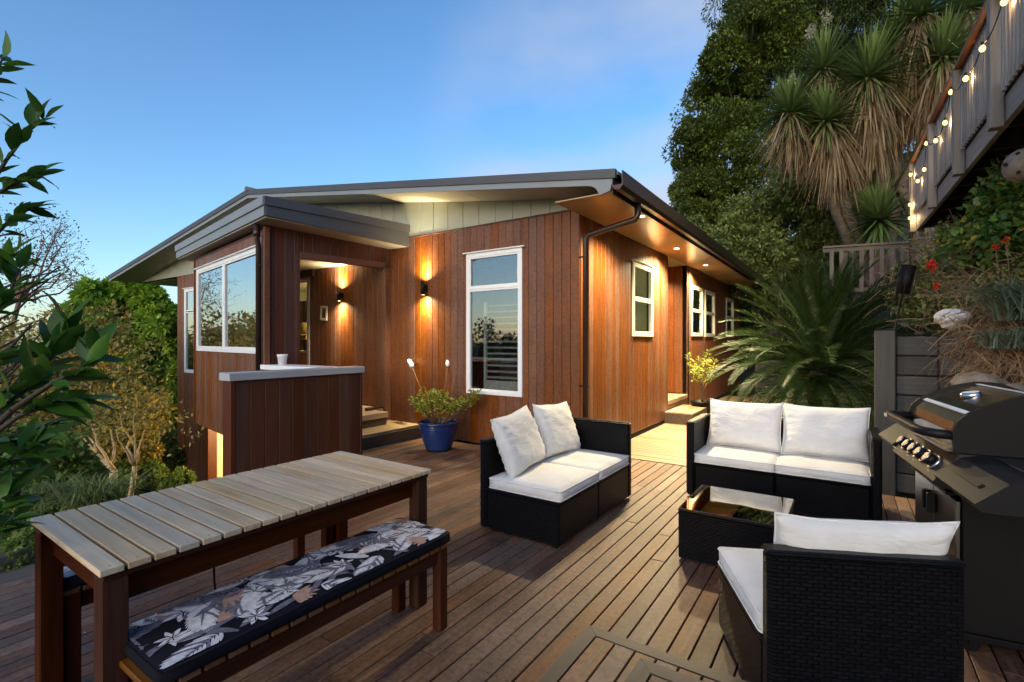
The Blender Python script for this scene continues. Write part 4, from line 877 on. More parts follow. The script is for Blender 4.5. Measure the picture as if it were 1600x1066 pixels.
def pillow(w, h, t, seed, n=26):
    """stuffed cushion standing in the local xz plane; z from 0 to h; pulled corners, dented sides, creases"""
    bm = bmesh.new(); rnd = random.Random(seed); ph = [rnd.uniform(0, 6) for _ in range(8)]
    def pt(i, j, sg):
        u, v = -1 + 2 * i / n, -1 + 2 * j / n
        x = u * w / 2 * (1 - .060 * (1 - v * v) * abs(u) ** 3); z = v * h / 2 * (1 - .065 * (1 - u * u) * abs(v) ** 3)
        prof = max(0, (1 - u ** 4) * (1 - v ** 4)) ** .55
        sag = 1 + .22 * -v * (1 - abs(u) * .4)
        y = sg * t / 2 * prof * sag
        edge = max(abs(u), abs(v)); cr = math.sin(9 * u + ph[0] + 2.2 * v) * math.sin(7 * v + ph[1]) * .0035 + math.sin(24 * (v + .15 * u) + ph[2]) * .0060 * max(0, abs(u) - .5) * 2.2 + math.sin(22 * (u - .2 * v) + ph[3]) * .006 * max(0, -v - .35)
        cr += mnoise.noise(Vector((u * 2.2, v * 2.2, seed * 3.3))) * .009 + mnoise.noise(Vector((u * 5 + 9, v * 5, seed))) * .0025
        y += sg * cr * min(1, prof * 1.6)
        z += mnoise.noise(Vector((u * 1.5, 3.3 * seed, v * 1.5))) * .012 + (.010 * abs(u) ** 3 if v > .6 else 0)
        return (x, y, z + h / 2)
    g = {}
    for sg in (-1, 1):
        for i in range(n + 1):
            for j in range(n + 1):
                e = i in (0, n) or j in (0, n)
                if e and (i, j) in g: g[(i, j, sg)] = g[(i, j)]; continue
                v = bm.verts.new(pt(i, j, sg)); g[(i, j, sg)] = v
                if e: g[(i, j)] = v
        for i in range(n):
            for j in range(n):
                q = [g[(i, j, sg)], g[(i + 1, j, sg)], g[(i + 1, j + 1, sg)], g[(i, j + 1, sg)]]
                f = bm.faces.new(q if sg < 0 else q[::-1]); f.smooth = True
    me = bpy.data.meshes.new('back_cushion'); bm.to_mesh(me); bm.free(); me.materials.append(M['cushion'])
    rim = [pt(i, 0, 0) for i in range(n)] + [pt(n, j, 0) for j in range(n)] + [pt(n - i, n, 0) for i in range(n)] + [pt(0, n - j, 0) for j in range(n + 1)]
    return me, rim
def put_pillow(loc, rz, tilt, w, h, t, seed, label, roll=0):
    me, rim = pillow(w, h, t, seed)
    o = link('back_cushion', me, None, loc); o.rotation_euler = (Matrix.Rotation(rz, 3, 'Z') @ Matrix.Rotation(-tilt, 3, 'X') @ Matrix.Rotation(roll, 3, 'Y')).to_euler()
    tag(o, label, 'cushion', 'white back cushions'); m = MB(); m.tube(rim, .0042, 6, caps=False); m.build('piping', M['piping'], o); return o
# love seat by the house: seat faces +X, back to the left, arm at its far end
l1, x0, k = sofa((-1.985, 3.65, 0), R_(90), 2, (1,), 'black rattan love seat with one arm standing side-on before the house wall', 'sofa')
seat_cushions(l1, x0, k, 2, ['white seat cushion at the armless near end of the side-on love seat', 'white seat cushion beside the arm of the side-on love seat'])
put_pillow((-2.10, 3.32, .425), R_(90 + 4), R_(20), .60, .47, .17, 2, 'white back cushion leaning at the near end of the side-on love seat', R_(-5))
put_pillow((-2.12, 3.93, .425), R_(90 - 2), R_(20), .58, .47, .17, 5, 'white back cushion leaning nearer the arm of the side-on love seat', R_(4))
# love seat under the cycad: seat faces -Y
l2, x0, k = sofa((-.50, 5.02, 0), 0, 2, (-1, 1), 'black rattan love seat with two arms in front of the cycad palm', 'sofa', .315, 1.46)
seat_cushions(l2, x0, k, 2, ['left white seat cushion of the love seat facing the coffee table', 'right white seat cushion of the love seat nearest the grill'])
put_pillow((-.815, 5.10, .425), R_(-2), R_(16), .66, .45, .17, 9, 'white back cushion beside the path on the love seat facing us')
put_pillow((-.155, 5.09, .42), R_(2), R_(16), .67, .46, .17, 12, 'white back cushion beside the grill on the love seat facing us')
# armless chair seen from behind
ch, x0, k = sofa((-.095, 2.44, 0), R_(205.5), 1, (), 'black rattan chair seen from behind in the right foreground', 'armchair', .315, .64)
seat_cushions(ch, x0, k, 1, ['white seat cushion on the black chair seen from behind'])
_f = Matrix.Rotation(R_(205.5), 4, 'Z')
_p = Vector((-.095, 2.44, 0)) + _f @ Vector((-.03, .135, .385))
put_pillow(_p, R_(205.5), R_(20), .61, .44, .15, 21, 'white back cushion propped over the back of the foreground chair')
# coffee table
cf = empty('coffee_table', (-.61, 3.615, 0), 0, 'low square black rattan coffee table with a tinted glass top', 'coffee table')
for (x0_, x1_, y0_, y1_) in ((-.31, .31, -.315, -.285), (-.31, .31, .285, .315), (-.31, -.28, -.284, .284), (.28, .31, -.284, .284)):
    m = MB(); m.box(x0_, x1_, y0_, y1_, .012, .322, .006); m.build('side_panel', M['wicker'], cf)
m = MB(); m.box(-.315, .315, -.32, -.28, .3225, .337, .005); m.box(-.315, .315, .28, .32, .3225, .337, .005); m.box(-.315, -.275, -.279, .279, .3225, .337, .005); m.box(.275, .315, -.279, .279, .3225, .337, .005); m.build('rim', M['wicker'], cf)
m = MB(); m.box(-.279, .279, -.012, .012, .315, .334, .002); m.box(-.012, .012, -.279, -.0125, .315, .334, .002); m.box(-.012, .012, .0125, .279, .315, .334, .002); m.build('support_bar', M['grey_wood_x'], cf)
m = MB(); m.box(-.279, .279, -.284, .284, .10, .11); m.build('shelf', M['wicker'], cf)
m = MB(); m.box(-.308, .308, -.313, .313, .3385, .3445, .0015); m.build('glass_top', M['glass_t'], cf)

# ------------------------------------------------------------------ gas grill
GA = math.atan2(.4370, .8995) # its long side runs away to the right
def grill():
    # local x along the front (near end 0, far end 1.55), y depth behind the front, front = -y
    near = world(1523, 800, 762 * (1.45 - .80) / (800 - 533))
    c, s = math.cos(YAW), math.sin(YAW); fx, fy = .4384, .8988
    dirw = Vector((fx * c - fy * s, fx * s + fy * c, 0)); rz = math.atan2(dirw.y, dirw.x)
    # front must be on the left of the direction of travel: mirror y
    t = empty('gas_grill', (near.x, near.y, 0), rz, 'large charcoal gas grill with a stained steel hood and five knobs', 'grill')
    S = lambda pts: [(-p[0], p[1]) for p in pts]
    def bx(name, mat, x0, x1, y0, y1, z0, z1, c=.004, parent=None):
        m = MB(); m.box(x0, x1, -y1, -y0, z0, z1, c); return m.build(name, mat, parent or t)
    # cabinet
    bx('cabinet_side', M['black'], .515, .535, .12, .60, .10, .80); bx('cabinet_side', M['black'], 1.145, 1.165, .12, .60, .10, .80); bx('cabinet_back', M['black'], .536, 1.144, .585, .60, .10, .80)
    bx('base', M['black'], .50, 1.18, .10, .62, .07, .10)
    d = bx('door', M['steel'], .837, 1.15, .098, .118, .12, .70); bx('door_handle', M['black'], .86, .885, .06, .097, .56, .66, .004, d)
    d = bx('door', M['steel'], .53, .833, .098, .118, .12, .70); bx('door_handle', M['black'], .79, .81, .06, .097, .56, .66, .004, d)
    bx('drip_tray', M['black2'], .56, 1.12, .07, .117, .715, .73)
    for x in (.56, 1.12):
        for y in (.16, .56):
            m = MB(); m.tube([(x - .012, -y, .035), (x + .012, -y, .035)], .035, 14); m.box(x - .018, x + .018, -y - .01, -y + .01, .035, .072); m.build('caster', M['black'], t)
    # side shelves and sloping control panel: profiles in (y,z), front edge low
    def prof(name, mat, x0, x1, pts, parent=None):
        m = MB(); m.extr([(-p[0], p[1]) for p in pts], x0, x1, 'x'); return m.build(name, mat, parent or t)
    sh = [(.02, .80), (.0, .83), (.10, .915), (.16, .93), (.58, .93), (.58, .80)]
    s1 = prof('side_shelf', M['black2'], 0, .47, sh); prof('side_shelf', M['black2'], 1.20, 1.55, sh)
    bx('shelf_inset', M['panel'], .05, .42, .20, .55, .9302, .936, .002, s1)
    prof('towel_slot', M['black'], .10, .36, [(.045, .868), (.038, .874), (.055, .888), (.062, .882)], s1)
    cp = prof('control_panel', M['panel'], .474, 1.196, [(.03, .765), (.0, .795), (.10, .93), (.58, .93), (.58, .765)])
    nrm = Vector((0, .135, .10)).normalized(); nv = Vector((0, nrm.y, nrm.z))
    for i, xx in enumerate((1.06, .95, .84, .735, .60)):
        cy, cz = .045, .857; base = Vector((xx, -cy, cz)); ax = Vector((0, .80, .60))
        kn = MB(); kn.tube([base, base + ax * .012], [.040, .037], 24); kb = kn.build('knob_ring', M['silver'], t)
        kn = MB(); kn.tube([base + ax * .0125, base + ax * .045], [.030, .027], 24); k_ = kn.build('knob', M['black'], t)
        kn = MB(); kn.tube([base + ax * .0452, base + ax * .052], [.026, .023], 24); kn.build('knob_cap', M['silver'], k_)
        if i in (1, 2, 4):
            q = MB(); q.box(-.013, .013, -.001, .001, -.003, .003, 0, Matrix.Translation((xx, -.017, .815)) @ Matrix.Rotation(R_(-53), 4, 'X')); q.build('panel_marking', M['badge'], cp)
    q = MB(); q.box(-.03, .03, -.0015, .0015, -.012, .012, 0, Matrix.Translation((1.165, -.014, .812)) @ Matrix.Rotation(R_(-53), 4, 'X')); b_ = q.build('badge', M['badge'], cp)
    q = MB(); q.box(-.024, .024, -.0022, -.0016, -.007, .004, 0, Matrix.Translation((1.165, -.014, .812)) @ Matrix.Rotation(R_(-53), 4, 'X')); q.box(-.024, .024, .0016, .0022, -.007, .004, 0, Matrix.Translation((1.165, -.014, .812)) @ Matrix.Rotation(R_(-53), 4, 'X')); q.build('badge_print', M['bred'], b_)
    # hood
    hp = [(.09, .945), (.085, 1.02), (.10, 1.065), (.135, 1.10), (.20, 1.145), (.29, 1.185), (.38, 1.205), (.47, 1.20), (.54, 1.17), (.58, 1.10), (.585, .945)]
    hd = prof('hood', M['steel_dark'], .50, 1.17, hp)
    for e0, e1 in ((.475, .4995), (1.1705, 1.195)):
        prof('hood_end', M['black'], e0, e1, [(.08, .935), (.07, 1.03), (.088, 1.078), (.125, 1.115), (.195, 1.16), (.29, 1.20), (.38, 1.222), (.48, 1.216), (.555, 1.185), (.597, 1.11), (.60, .935)])
    def strip(y0, z0, y1, z1):
        m = MB(); v = Vector((0, y1 - y0, z1 - z0)).normalized(); nn = Vector((0, -v.z, v.y))
        pts = [(y0 - nn.y * .001, z0 + abs(v.y) * .001), (y1, z1 + .001), (y1 - .001, z1 + .005), (y0 - .002, z0 + .005)]
        m.extr([(-p[0], p[1]) for p in pts], .501, 1.169, 'x'); m.build('trim_and_shade_strip', M['china'], hd)
    strip(.140, 1.104, .156, 1.115); strip(.372, 1.2045, .392, 1.2055)
    m = MB(); m.tube([(.85, -.255, 1.165), (.85, -.250, 1.186)], [.045, .042], 24); g_ = m.build('thermometer', M['chrome'], hd)
    m = MB(); m.tube([(.85, -.2498, 1.187), (.85, -.2495, 1.1885)], [.034, .034], 24); g2 = m.build('dial_face', M['china'], g_)
    # bar handle on two arms
    m = MB(); m.tube([(.50, -.085, 1.01), (.50, -.02, 1.015), (.53, .022, 1.018), (.60, .032, 1.018), (1.07, .032, 1.018), (1.14, .022, 1.018), (1.17, -.02, 1.015), (1.17, -.085, 1.01)], .022, 12); hh = m.build('hood_handle', M['black2'], t)
    q = MB(); q.box(1.06, 1.12, .0535, .0555, 1.008, 1.028, .001); q.build('handle_badge', M['badge'], hh)
    bx('grate_sill', M['steel'], .52, 1.15, .06, .10, .9305, .944, .002)
grill()

# ------------------------------------------------------------------ pots by the wall
def leafy(name, stems, leaf_fn, parent=None): pass
def rot_to(d, up=Vector((0, 0, 1))):
    d = d.normalized(); x = d.cross(up); x = x.normalized() if x.length > 1e-4 else Vector((1, 0, 0)); z = x.cross(d); return x, d, z
def leaf_pts(p, d, nrm, L, w, droop=.15, n=3):
    """a pointed leaf of two halves folded along the midrib: returns verts, faces"""
    x, y, z = rot_to(d, nrm); V = []; F = []
    prof = [(0, .0), (.30, .9), (.62, .8), (1, 0)] if n == 3 else [(0, 0), (.45, 1), (1, 0)]
    for t, ww in prof:
        c = p + y * (L * t) - z * (droop * L * t * t)
        V += [c + x * (w * ww / 2) + z * (w * ww * .15), c, c - x * (w * ww / 2) + z * (w * ww * .15)]
    for i in range(len(prof) - 1):
        a = 3 * i; F += [(a, a + 1, a + 4, a + 3), (a + 1, a + 2, a + 5, a + 4)]
    return V, F
def potted(name, label, loc, height, spread, nst, nleaf, lsize, mat, seed, wood_m, trunk=0.0):
    rnd = random.Random(seed); t = empty(name, loc, 0, label, 'plant'); st = MB(); lf = MB()
    for s in range(nst):
        a = 2 * PI * s / nst + rnd.uniform(-.3, .3); out = spread * rnd.uniform(.45, 1.0); hh = height * rnd.uniform(.65, 1.0)
        P = [Vector((0, 0, 0)), Vector((0, 0, trunk)) + Vector((rnd.uniform(-.02, .02), rnd.uniform(-.02, .02), 0))] if trunk else [Vector((rnd.uniform(-.02, .02), rnd.uniform(-.02, .02), 0))]
        b = P[-1]
        for i in range(1, 6):
            f = i / 5; P.append(b + Vector((math.cos(a) * out * f ** .8, math.sin(a) * out * f ** .8, (hh - trunk) * f + rnd.uniform(-.01, .01))))
        st.tube(P, [.010 * (1 - .8 * i / (len(P) - 1)) + .002 for i in range(len(P))], 6)
        for k in range(nleaf):
            f = rnd.uniform(.35, 1.0) ** .7; i = min(len(P) - 2, int(f * (len(P) - 1))); q = P[i].lerp(P[i + 1], f * (len(P) - 1) - i)
            d = Vector((rnd.gauss(0, 1), rnd.gauss(0, 1), rnd.uniform(-.2, 1.2))).normalized(); tw = q + d * rnd.uniform(.0, .07)
            V, F = leaf_pts(tw, d, Vector((rnd.gauss(0, .5), rnd.gauss(0, .5), 1)), lsize * rnd.uniform(.6, 1.2), lsize * .45, .2, 2); lf.add(V, F)
    st.build('stem', wood_m, t); o = lf.build('leaves', mat, t); return t
bp = empty('blue_pot', (-4.47, 4.80, 0), 0, 'blue glazed ceramic pot standing on the deck by the front wall', 'pot')
pr_ = [(0, .02), (.165, .02), (.172, .03)] + [(.172 + .085 * math.sin((z - .03) / .33 * 1.35) + .0022 * math.sin(z * 260), z) for z in np.linspace(.04, .355, 48)] + [(.268, .358), (.272, .372), (.266, .385), (.248, .385), (.243, .36), (.236, .30), (0, .30)]
m = MB(); m.lathe(pr_, 48); m.build('pot_body', M['blue'], bp)
m = MB(); m.lathe([(0, .325), (.12, .330), (.241, .322)], 24); m.build('potting_mix', M['soil'], bp)
for a in range(3):
    m = MB(); m.box(.12, .16, -.02, .02, .0005, .022, .004, Matrix.Rotation(a * 2.1, 4, 'Z')); m.build('foot', M['black'], bp)
m = MB()
rr = random.Random(4)
for k in range(160):
    a, r = rr.uniform(0, 6.28), .235 * math.sqrt(rr.random()); m.box(-.012, .012, -.006, .006, 0, .008, .001, Matrix.Translation((r * math.cos(a), r * math.sin(a), .326)) @ Matrix.Rotation(a * 5, 4, 'Z') @ Matrix.Rotation(rr.uniform(-.6, .6), 4, 'X'))
o = m.build('bark_chips', M['soil'], bp); o['kind'] = 'stuff'
potted('potted_shrub', 'yellow-green leafy shrub growing in the blue pot', (-4.47, 4.80, .325), .46, .52, 13, 95, .062, M['l_pot'], 3, M['twig'])
for (u, v, d, dx, lab) in ((643, 571, 7.35, .10, 'white capped garden stake leaning left above the blue pot'), (700, 569, 7.1, .03, 'tall white capped garden stake by the window, middle of the three'), (713, 575, 7.1, -.05, 'thin white capped garden stake nearest the window')):
    p = world(u, v, d); b = Vector((-4.47 + dx * -1.2, 4.80 + .05, .33))
    t = empty('garden_stake', b, 0, lab, 'garden stake', 'white capped stakes in the blue pot'); q = p - b; ax = q.normalized()
    m = MB(); m.tube([(0, 0, 0), q], .003, 6); m.build('rod', M['twig'], t)
    side = Vector((.03, .0, 0)) if dx > .05 else Vector((.012, 0, 0))
    m = MB(); m.tube([q - ax * .045, q, q + ax * .05, q + ax * .085 - side * .3, q + ax * .10 - side * .8, q + ax * .085 - side * 1.3], [.018, .036, .034, .034, .030, .014], 12) if dx > -.02 else m.tube([q - ax * .05, q, q + ax * .05, q + ax * .09], [.016, .027, .029, .018], 12); m.build('cap', M['stake'], t)
kp = empty('black_pot', (-2.28, 9.75, 0), 0, 'black plastic nursery pot beside the side entry step', 'pot')
m = MB(); m.lathe([(0, .005), (.14, .005), (.185, .27), (.20, .27), (.20, .30), (.18, .30), (.17, .25), (0, .25)], 28); m.build('pot_body', M['black'], kp)
m = MB(); m.lathe([(0, .262), (.171, .258)], 20); m.build('potting_mix', M['soil'], kp)
potted('olive_sapling', 'spindly yellow-green sapling growing in the black pot', (-2.28, 9.75, .26), 1.05, .34, 9, 60, .065, M['l_pot'], 9, M['twig'], .22)
es = empty('entry_step', (-2.38, 8.9, 0), 0, 'low timber step below the side entry recess', 'step')
for i in range(5): link('tread_board', boxmesh('tread_board', .093, 1.16, .022, M['step_y'], .003), es, (-.21 + .0965 * i, .30, .185))
m = MB(); m.box(-.26, .225, -.285, -.265, .002, .184, .002); m.build('riser_board', M['riser'], es)
m = MB(); m.box(.205, .225, -.264, .88, .002, .184, .002); m.build('riser_board', M['riser'], es)
# boarded gate closing the path
gt = empty('path_gate', (-1.55, 15.2, 0), 0, 'dark boarded gate at the end of the side path', 'gate')
for i in range(9): link('gate_board', boxmesh('gate_board', .115, .02, 1.05, M['grey_wood'], .003), gt, (-.50 + .125 * i, 0, .03))
m = MB(); m.box(-.56, .58, .012, .05, .85, .95, .003); m.build('rail', M['grey_wood_x'], gt)
m = MB(); m.box(-.56, .58, .012, .05, .15, .25, .003); m.build('rail', M['grey_wood_x'], gt)
# fallen leaves on the deck
for (a, b, lab) in ((.83, -2.17, 'curled pale dead leaf lying on the deck near the table leg'), (1.42, -1.52, 'small dark dead leaf standing on the deck in front of the bench')):
    V, F = leaf_pts(Vector((b, a, .006)), Vector((.6, .5, .12)), Vector((.2, 0, 1)), .055, .04, -.3)
    m = MB(); m.add(V, F); o = m.build('fallen_leaf', M['l_dry'] if a < 1 else M['twig']); tag(o, lab, 'leaf', 'dead leaves on the deck')

# ------------------------------------------------------------------ trees and plants
def unit(n, rng):
    v = rng.normal(size=(n, 3)); return v / np.linalg.norm(v, axis=1, keepdims=True)
def leaf_cloud(C, D, L, Wd, rng, droop=0.0):
    """diamond leaves at C along D (n,3), lengths L: two triangles each, folded"""
    n = len(C); up = np.tile([0, 0, 1.0], (n, 1)) + rng.normal(size=(n, 3)) * .6
    X = np.cross(D, up); X /= np.linalg.norm(X, axis=1, keepdims=True) + 1e-9
    Z = np.cross(X, D); L = L[:, None]; Wd = Wd[:, None]
    p0 = C; p2 = C + D * L - np.array([0, 0, 1.0]) * droop * L; mid = C + D * L * .45
    V = np.stack([p0, mid + X * Wd * .5 + Z * Wd * .12, p2, mid - X * Wd * .5 + Z * Wd * .12], 1).reshape(-1, 3)
    return V, np.arange(4 * n).reshape(n, 4)
def clumps_to_leaves(clumps, per, size, rng, sub=(9, .42), droop=.1, hang=0.0, aspect=.5):
    """clumps: (centre, radii): many small sub-clumps over each ellipsoid, leaves over each sub-clump"""
    Cs, Ds, Ls = [], [], []
    for (c, r) in clumps:
        c = np.array(c, float); r = np.array(r if hasattr(r, '__len__') else (r, r, r), float)
        k = sub[0]; dirs = unit(k, rng); sc = c + dirs * r * rng.uniform(.35, .95, (k, 1)); sr = r * sub[1] * rng.uniform(.55, 1.25, (k, 1))
        for q in range(k):
            m = int(per * rng.uniform(.6, 1.3)); d = unit(m, rng); d[:, 2] += .25; rad = rng.uniform(.45, 1.0, (m, 1)) ** .6
            Cs.append(sc[q] + d * sr[q] * rad); dd = d + unit(m, rng) * .9; dd[:, 2] -= hang; Ds.append(dd / np.linalg.norm(dd, axis=1, keepdims=True)); Ls.append(size * rng.uniform(.6, 1.35, m))
    C, D, L = np.concatenate(Cs), np.concatenate(Ds), np.concatenate(Ls)
    return leaf_cloud(C, D, L, L * aspect, rng, droop)
def limb(m, p, q, r0, r1, rng, n=6, wob=.10):
    p, q = Vector(p), Vector(q); P = []; ln = (q - p).length
    for i in range(n + 1):
        f = i / n; w = Vector(rng.normal(size=3)) * wob * ln * .25 * math.sin(PI * f); P.append(p.lerp(q, f) + w + Vector((0, 0, -.05 * ln * math.sin(PI * f))))
    m.tube(P, [r0 + (r1 - r0) * i / n for i in range(n + 1)], 7); return P
def tree(name, label, base, top, clumps, per, size, lmat, bmat, r0, seed, cat='tree', group=None, sub=(9, .42), hang=0.0, twigs=0, aspect=.5, trunks=None, kind=None):
    rng = np.random.default_rng(seed); base = Vector(base); t = empty(name, base, 0, label, cat, group)
    m = MB()
    mains = []
    for (b_, e_, ra) in (trunks or [((0, 0, -.6), tuple(Vector(top) - base), r0)]): mains.append(limb(m, b_, e_, ra, ra * .35, rng, 9, .10))
    for (c, r) in clumps:
        cc = Vector(c) - base; P = mains[int(rng.integers(len(mains)))]; k = min(len(P) - 2, max(2, min(range(len(P)), key=lambda i: abs(P[i].z - (cc.z - .5 * (P[-1].z - P[0].z) * .25)))))
        limb(m, P[k], cc, r0 * .34, r0 * .07, rng, 5, .16)
        for _ in range(twigs):
            e = cc + Vector(unit(1, rng)[0]) * (r if not hasattr(r, '__len__') else r[0]) * 1.05; s_ = cc.lerp(P[k], rng.uniform(.0, .4)); limb(m, s_, e, r0 * .085, r0 * .025, rng, 4, .2)
    m.build('trunk', bmat, t)
    V, F = clumps_to_leaves(clumps, per, size, rng, sub, .1, hang, aspect)
    o = link('crown', npmesh('crown', V - np.array(base), F, lmat), t)
    return t
def spread(c, r, n, seed, rr=(.35, .6), flat=1.0):
    """n clumps scattered through a big ellipsoid"""
    rng = np.random.default_rng(seed); out = []; r = np.array(r if hasattr(r, '__len__') else (r, r, r), float)
    for _ in range(n):
        d = unit(1, rng)[0] * rng.uniform(.35, .95); q = rng.uniform(*rr) * r.mean() * .75
        out.append((tuple(np.array(c) + d * r), (q, q, q * flat)))
    return out
# --- right: ivy clad tree against the sky
def WP(u, v, d): return tuple(world(u, v, d))
def px(d, p): return p * d / 762
D1 = 19.0
prof = [(1178, 30, 62), (1150, 105, 62), (1120, 150, 55), (1115, 215, 62), (1100, 260, 50), (1150, 240, 75), (1095, 310, 48), (1140, 330, 70), (1085, 345, 36), (1190, 130, 70), (1190, 300, 70), (1105, 385, 42), (1170, 395, 60), (1210, 60, 60), (1075, 305, 26), (1128, 95, 34), (1092, 210, 30), (1160, 180, 60)]
cl = []
for i, (u, v, r) in enumerate(prof): cl.append((WP(u, v, D1 + (i * 7 % 5) * .5 - 1), px(D1, r)))
tree('ivy_clad_tree', 'tall yellow-green ivy clad tree rising against the sky right of the roof', (WP(1150, 500, 20)[0], WP(1150, 500, 20)[1], 2.0), WP(1165, 40, 20), cl, 360, .125, M['l_ivy'], M['bark'], .28, 21, sub=(22, .33), hang=.3, aspect=.5)
D2 = 24.0
cl = [(WP(u, v, D2 + (i % 4) - 1.5), px(D2, r)) for i, (u, v, r) in enumerate([(1190, 10, 70), (1250, 40, 80), (1300, 0, 90), (1330, 70, 80), (1240, 120, 75), (1300, 140, 90), (1380, 20, 80), (1420, 70, 70), (1240, 210, 90), (1310, 230, 90), (1380, 160, 80), (1450, 0, 80), (1500, 60, 70), (1270, 290, 80), (1200, -40, 80), (1330, -60, 100), (1440, -80, 100), (1220, 60, 60), (1540, 20, 60), (1350, 300, 90), (1430, 250, 90), (1470, 150, 80), (1180, -10, 40), (1165, 3, 22), (1290, 60, 60)])]
tree('dark_conifer', 'very dark tall conifer behind the yuccas, reaching out of the top of the picture', (WP(1300, 500, 25)[0], WP(1300, 500, 25)[1], 4.0), WP(1290, -120, 25), cl, 330, .20, M['l_dark'], M['bark'], .45, 22, sub=(22, .30), hang=.8, aspect=.28)
D3 = 14.5
cl = [(WP(u, v, D3 + (i % 3) * .8 - .8), px(D3, r)) for i, (u, v, r) in enumerate([(1130, 380, 40), (1165, 360, 52), (1210, 330, 55), (1180, 410, 50), (1240, 390, 55), (1270, 330, 60), (1130, 430, 36), (1215, 450, 50), (1290, 400, 50), (1310, 350, 50), (1090, 365, 22), (1330, 300, 50), (1235, 300, 40), (1350, 360, 45), (1105, 400, 25)])]
tree('feathery_tree', 'olive green feathery foliaged tree behind the cycad and roof end', (WP(1210, 520, 15)[0], WP(1210, 520, 15)[1], 2.0), WP(1220, 330, 15), cl, 330, .13, M['l_olive'], M['bark'], .20, 23, sub=(20, .36), hang=.25, aspect=.36)
cl = [(WP(u, v, 19 + (i % 3)), px(19, r)) for i, (u, v, r) in enumerate([(1130, 470, 40), (1170, 450, 45), (1200, 500, 50), (1150, 520, 45), (1240, 480, 55), (1280, 450, 55), (1190, 550, 45), (1240, 540, 50), (1300, 500, 50), (1130, 560, 36), (1090, 470, 40), (1060, 440, 40), (1340, 440, 55)])]
tree('background_bush', 'dark mass of a broad bushy tree low behind the end of the house', (WP(1200, 600, 20)[0], WP(1200, 600, 20)[1], -.6), WP(1200, 470, 20), cl, 260, .16, M['l_dark'], M['bark'], .18, 25, sub=(18, .4), aspect=.45)
# --- left: trees below the deck
D4 = 15.0
cl = [(WP(u, v, D4 + (i % 3) * .8), px(D4, r)) for i, (u, v, r) in enumerate([(250, 500, 34), (225, 545, 40), (258, 560, 30), (205, 590, 45), (250, 610, 40), (180, 480, 34), (150, 470, 36), (195, 640, 40), (245, 670, 36), (165, 530, 40), (215, 500, 26), (130, 500, 36), (250, 720, 36), (205, 470, 20)])]
cl += [(WP(u, v, D4 + .3), px(D4, r)) for u, v, r in ((265, 530, 30), (262, 590, 32), (268, 640, 30), (200, 455, 22), (235, 470, 26), (255, 490, 22), (185, 520, 34), (262, 690, 30), (180, 452, 16), (215, 446, 14), (268, 508, 16), (240, 458, 14), (160, 500, 24))]
tree('green_tree', 'bright green leafy tree beside the far left corner of the house', (WP(230, 700, 15.5)[0], WP(230, 700, 15.5)[1], -3.2), WP(225, 520, 15.5), cl, 150, .19, M['l_green'], M['bark'], .16, 31, sub=(13, .32), twigs=3, aspect=.5)
D5 = 10.5
cl = [(WP(u, v, D5 + (i % 4) * .5 - .8), px(D5, r)) for i, (u, v, r) in enumerate([(150, 540, 48), (110, 570, 55), (180, 590, 50), (140, 630, 55), (80, 540, 50), (200, 640, 45), (100, 650, 50), (60, 600, 50), (170, 680, 42), (215, 700, 34), (50, 660, 50), (125, 690, 36), (230, 650, 30), (20, 560, 50), (75, 700, 36)])]
b5 = (WP(150, 770, 10.5)[0], WP(150, 770, 10.5)[1], -2.6)
tree('autumn_tree', 'thinning yellow and brown leaved autumn tree below the deck edge', b5, WP(130, 600, 10.5), cl, 66, .105, M['l_autumn'], M['bark'], .13, 32, sub=(12, .5), twigs=7, aspect=.55, trunks=[((0, 0, -.6), (-.4, .1, 2.6), .13), ((.15, .1, -.6), (.7, .4, 2.4), .10), ((-.1, 0, -.5), (-1.5, -.3, 1.9), .10)])
D6 = 17.0
cl = [(WP(u, v, D6 + (i % 3)), px(D6, r)) for i, (u, v, r) in enumerate([(60, 400, 45), (95, 385, 34), (30, 370, 45), (110, 420, 30), (130, 440, 22), (60, 450, 45), (20, 430, 50), (-20, 400, 60), (90, 360, 24), (145, 455, 16), (-60, 380, 60), (-100, 430, 60), (-60, 470, 60), (-140, 400, 60), (-190, 440, 60)])]
tree('bare_tree', 'nearly bare russet tree with fine twigs against the sky at the left edge', (WP(20, 640, 17)[0], WP(20, 640, 17)[1], -3.4), WP(30, 420, 17), cl, 20, .10, M['l_bare'], M['twig'], .16, 33, sub=(10, .6), twigs=13, aspect=.5)
def trunk_pair():
    for (u, v0, v1, du, r, lab) in ((176, 790, 735, 2, .075, 'pale smooth trunk lit yellow beyond the table, left of two'), (193, 795, 728, 18, .05, 'slender pale leaning trunk lit yellow beyond the table, right of two')):
        b = world(u, v0, 8.6); e = world(u + du, v1, 8.6); t = empty('pale_tree', b, 0, lab, 'tree', 'pale lit trunks')
        rng = np.random.default_rng(int(u)); m = MB(); limb(m, (0, 0, -.8), e - b, r, r * .8, rng, 6, .05)
        P = e - b
        for k in range(4): limb(m, P, P + Vector((rng.uniform(-.7, .7), rng.uniform(-.5, .5), rng.uniform(.5, 1.0))), r * .5, r * .12, rng, 5, .15)
        m.build('trunk', M['bark_pale'], t)
        V, F = clumps_to_leaves([(tuple(P + Vector((rng.uniform(-.9, .9), rng.uniform(-.4, .4), rng.uniform(.6, 2.2)))), .5) for _ in range(7)], 9, .085, rng, (10, .7)); link('crown', npmesh('crown', V, F, M['l_autumn']), t)
trunk_pair()
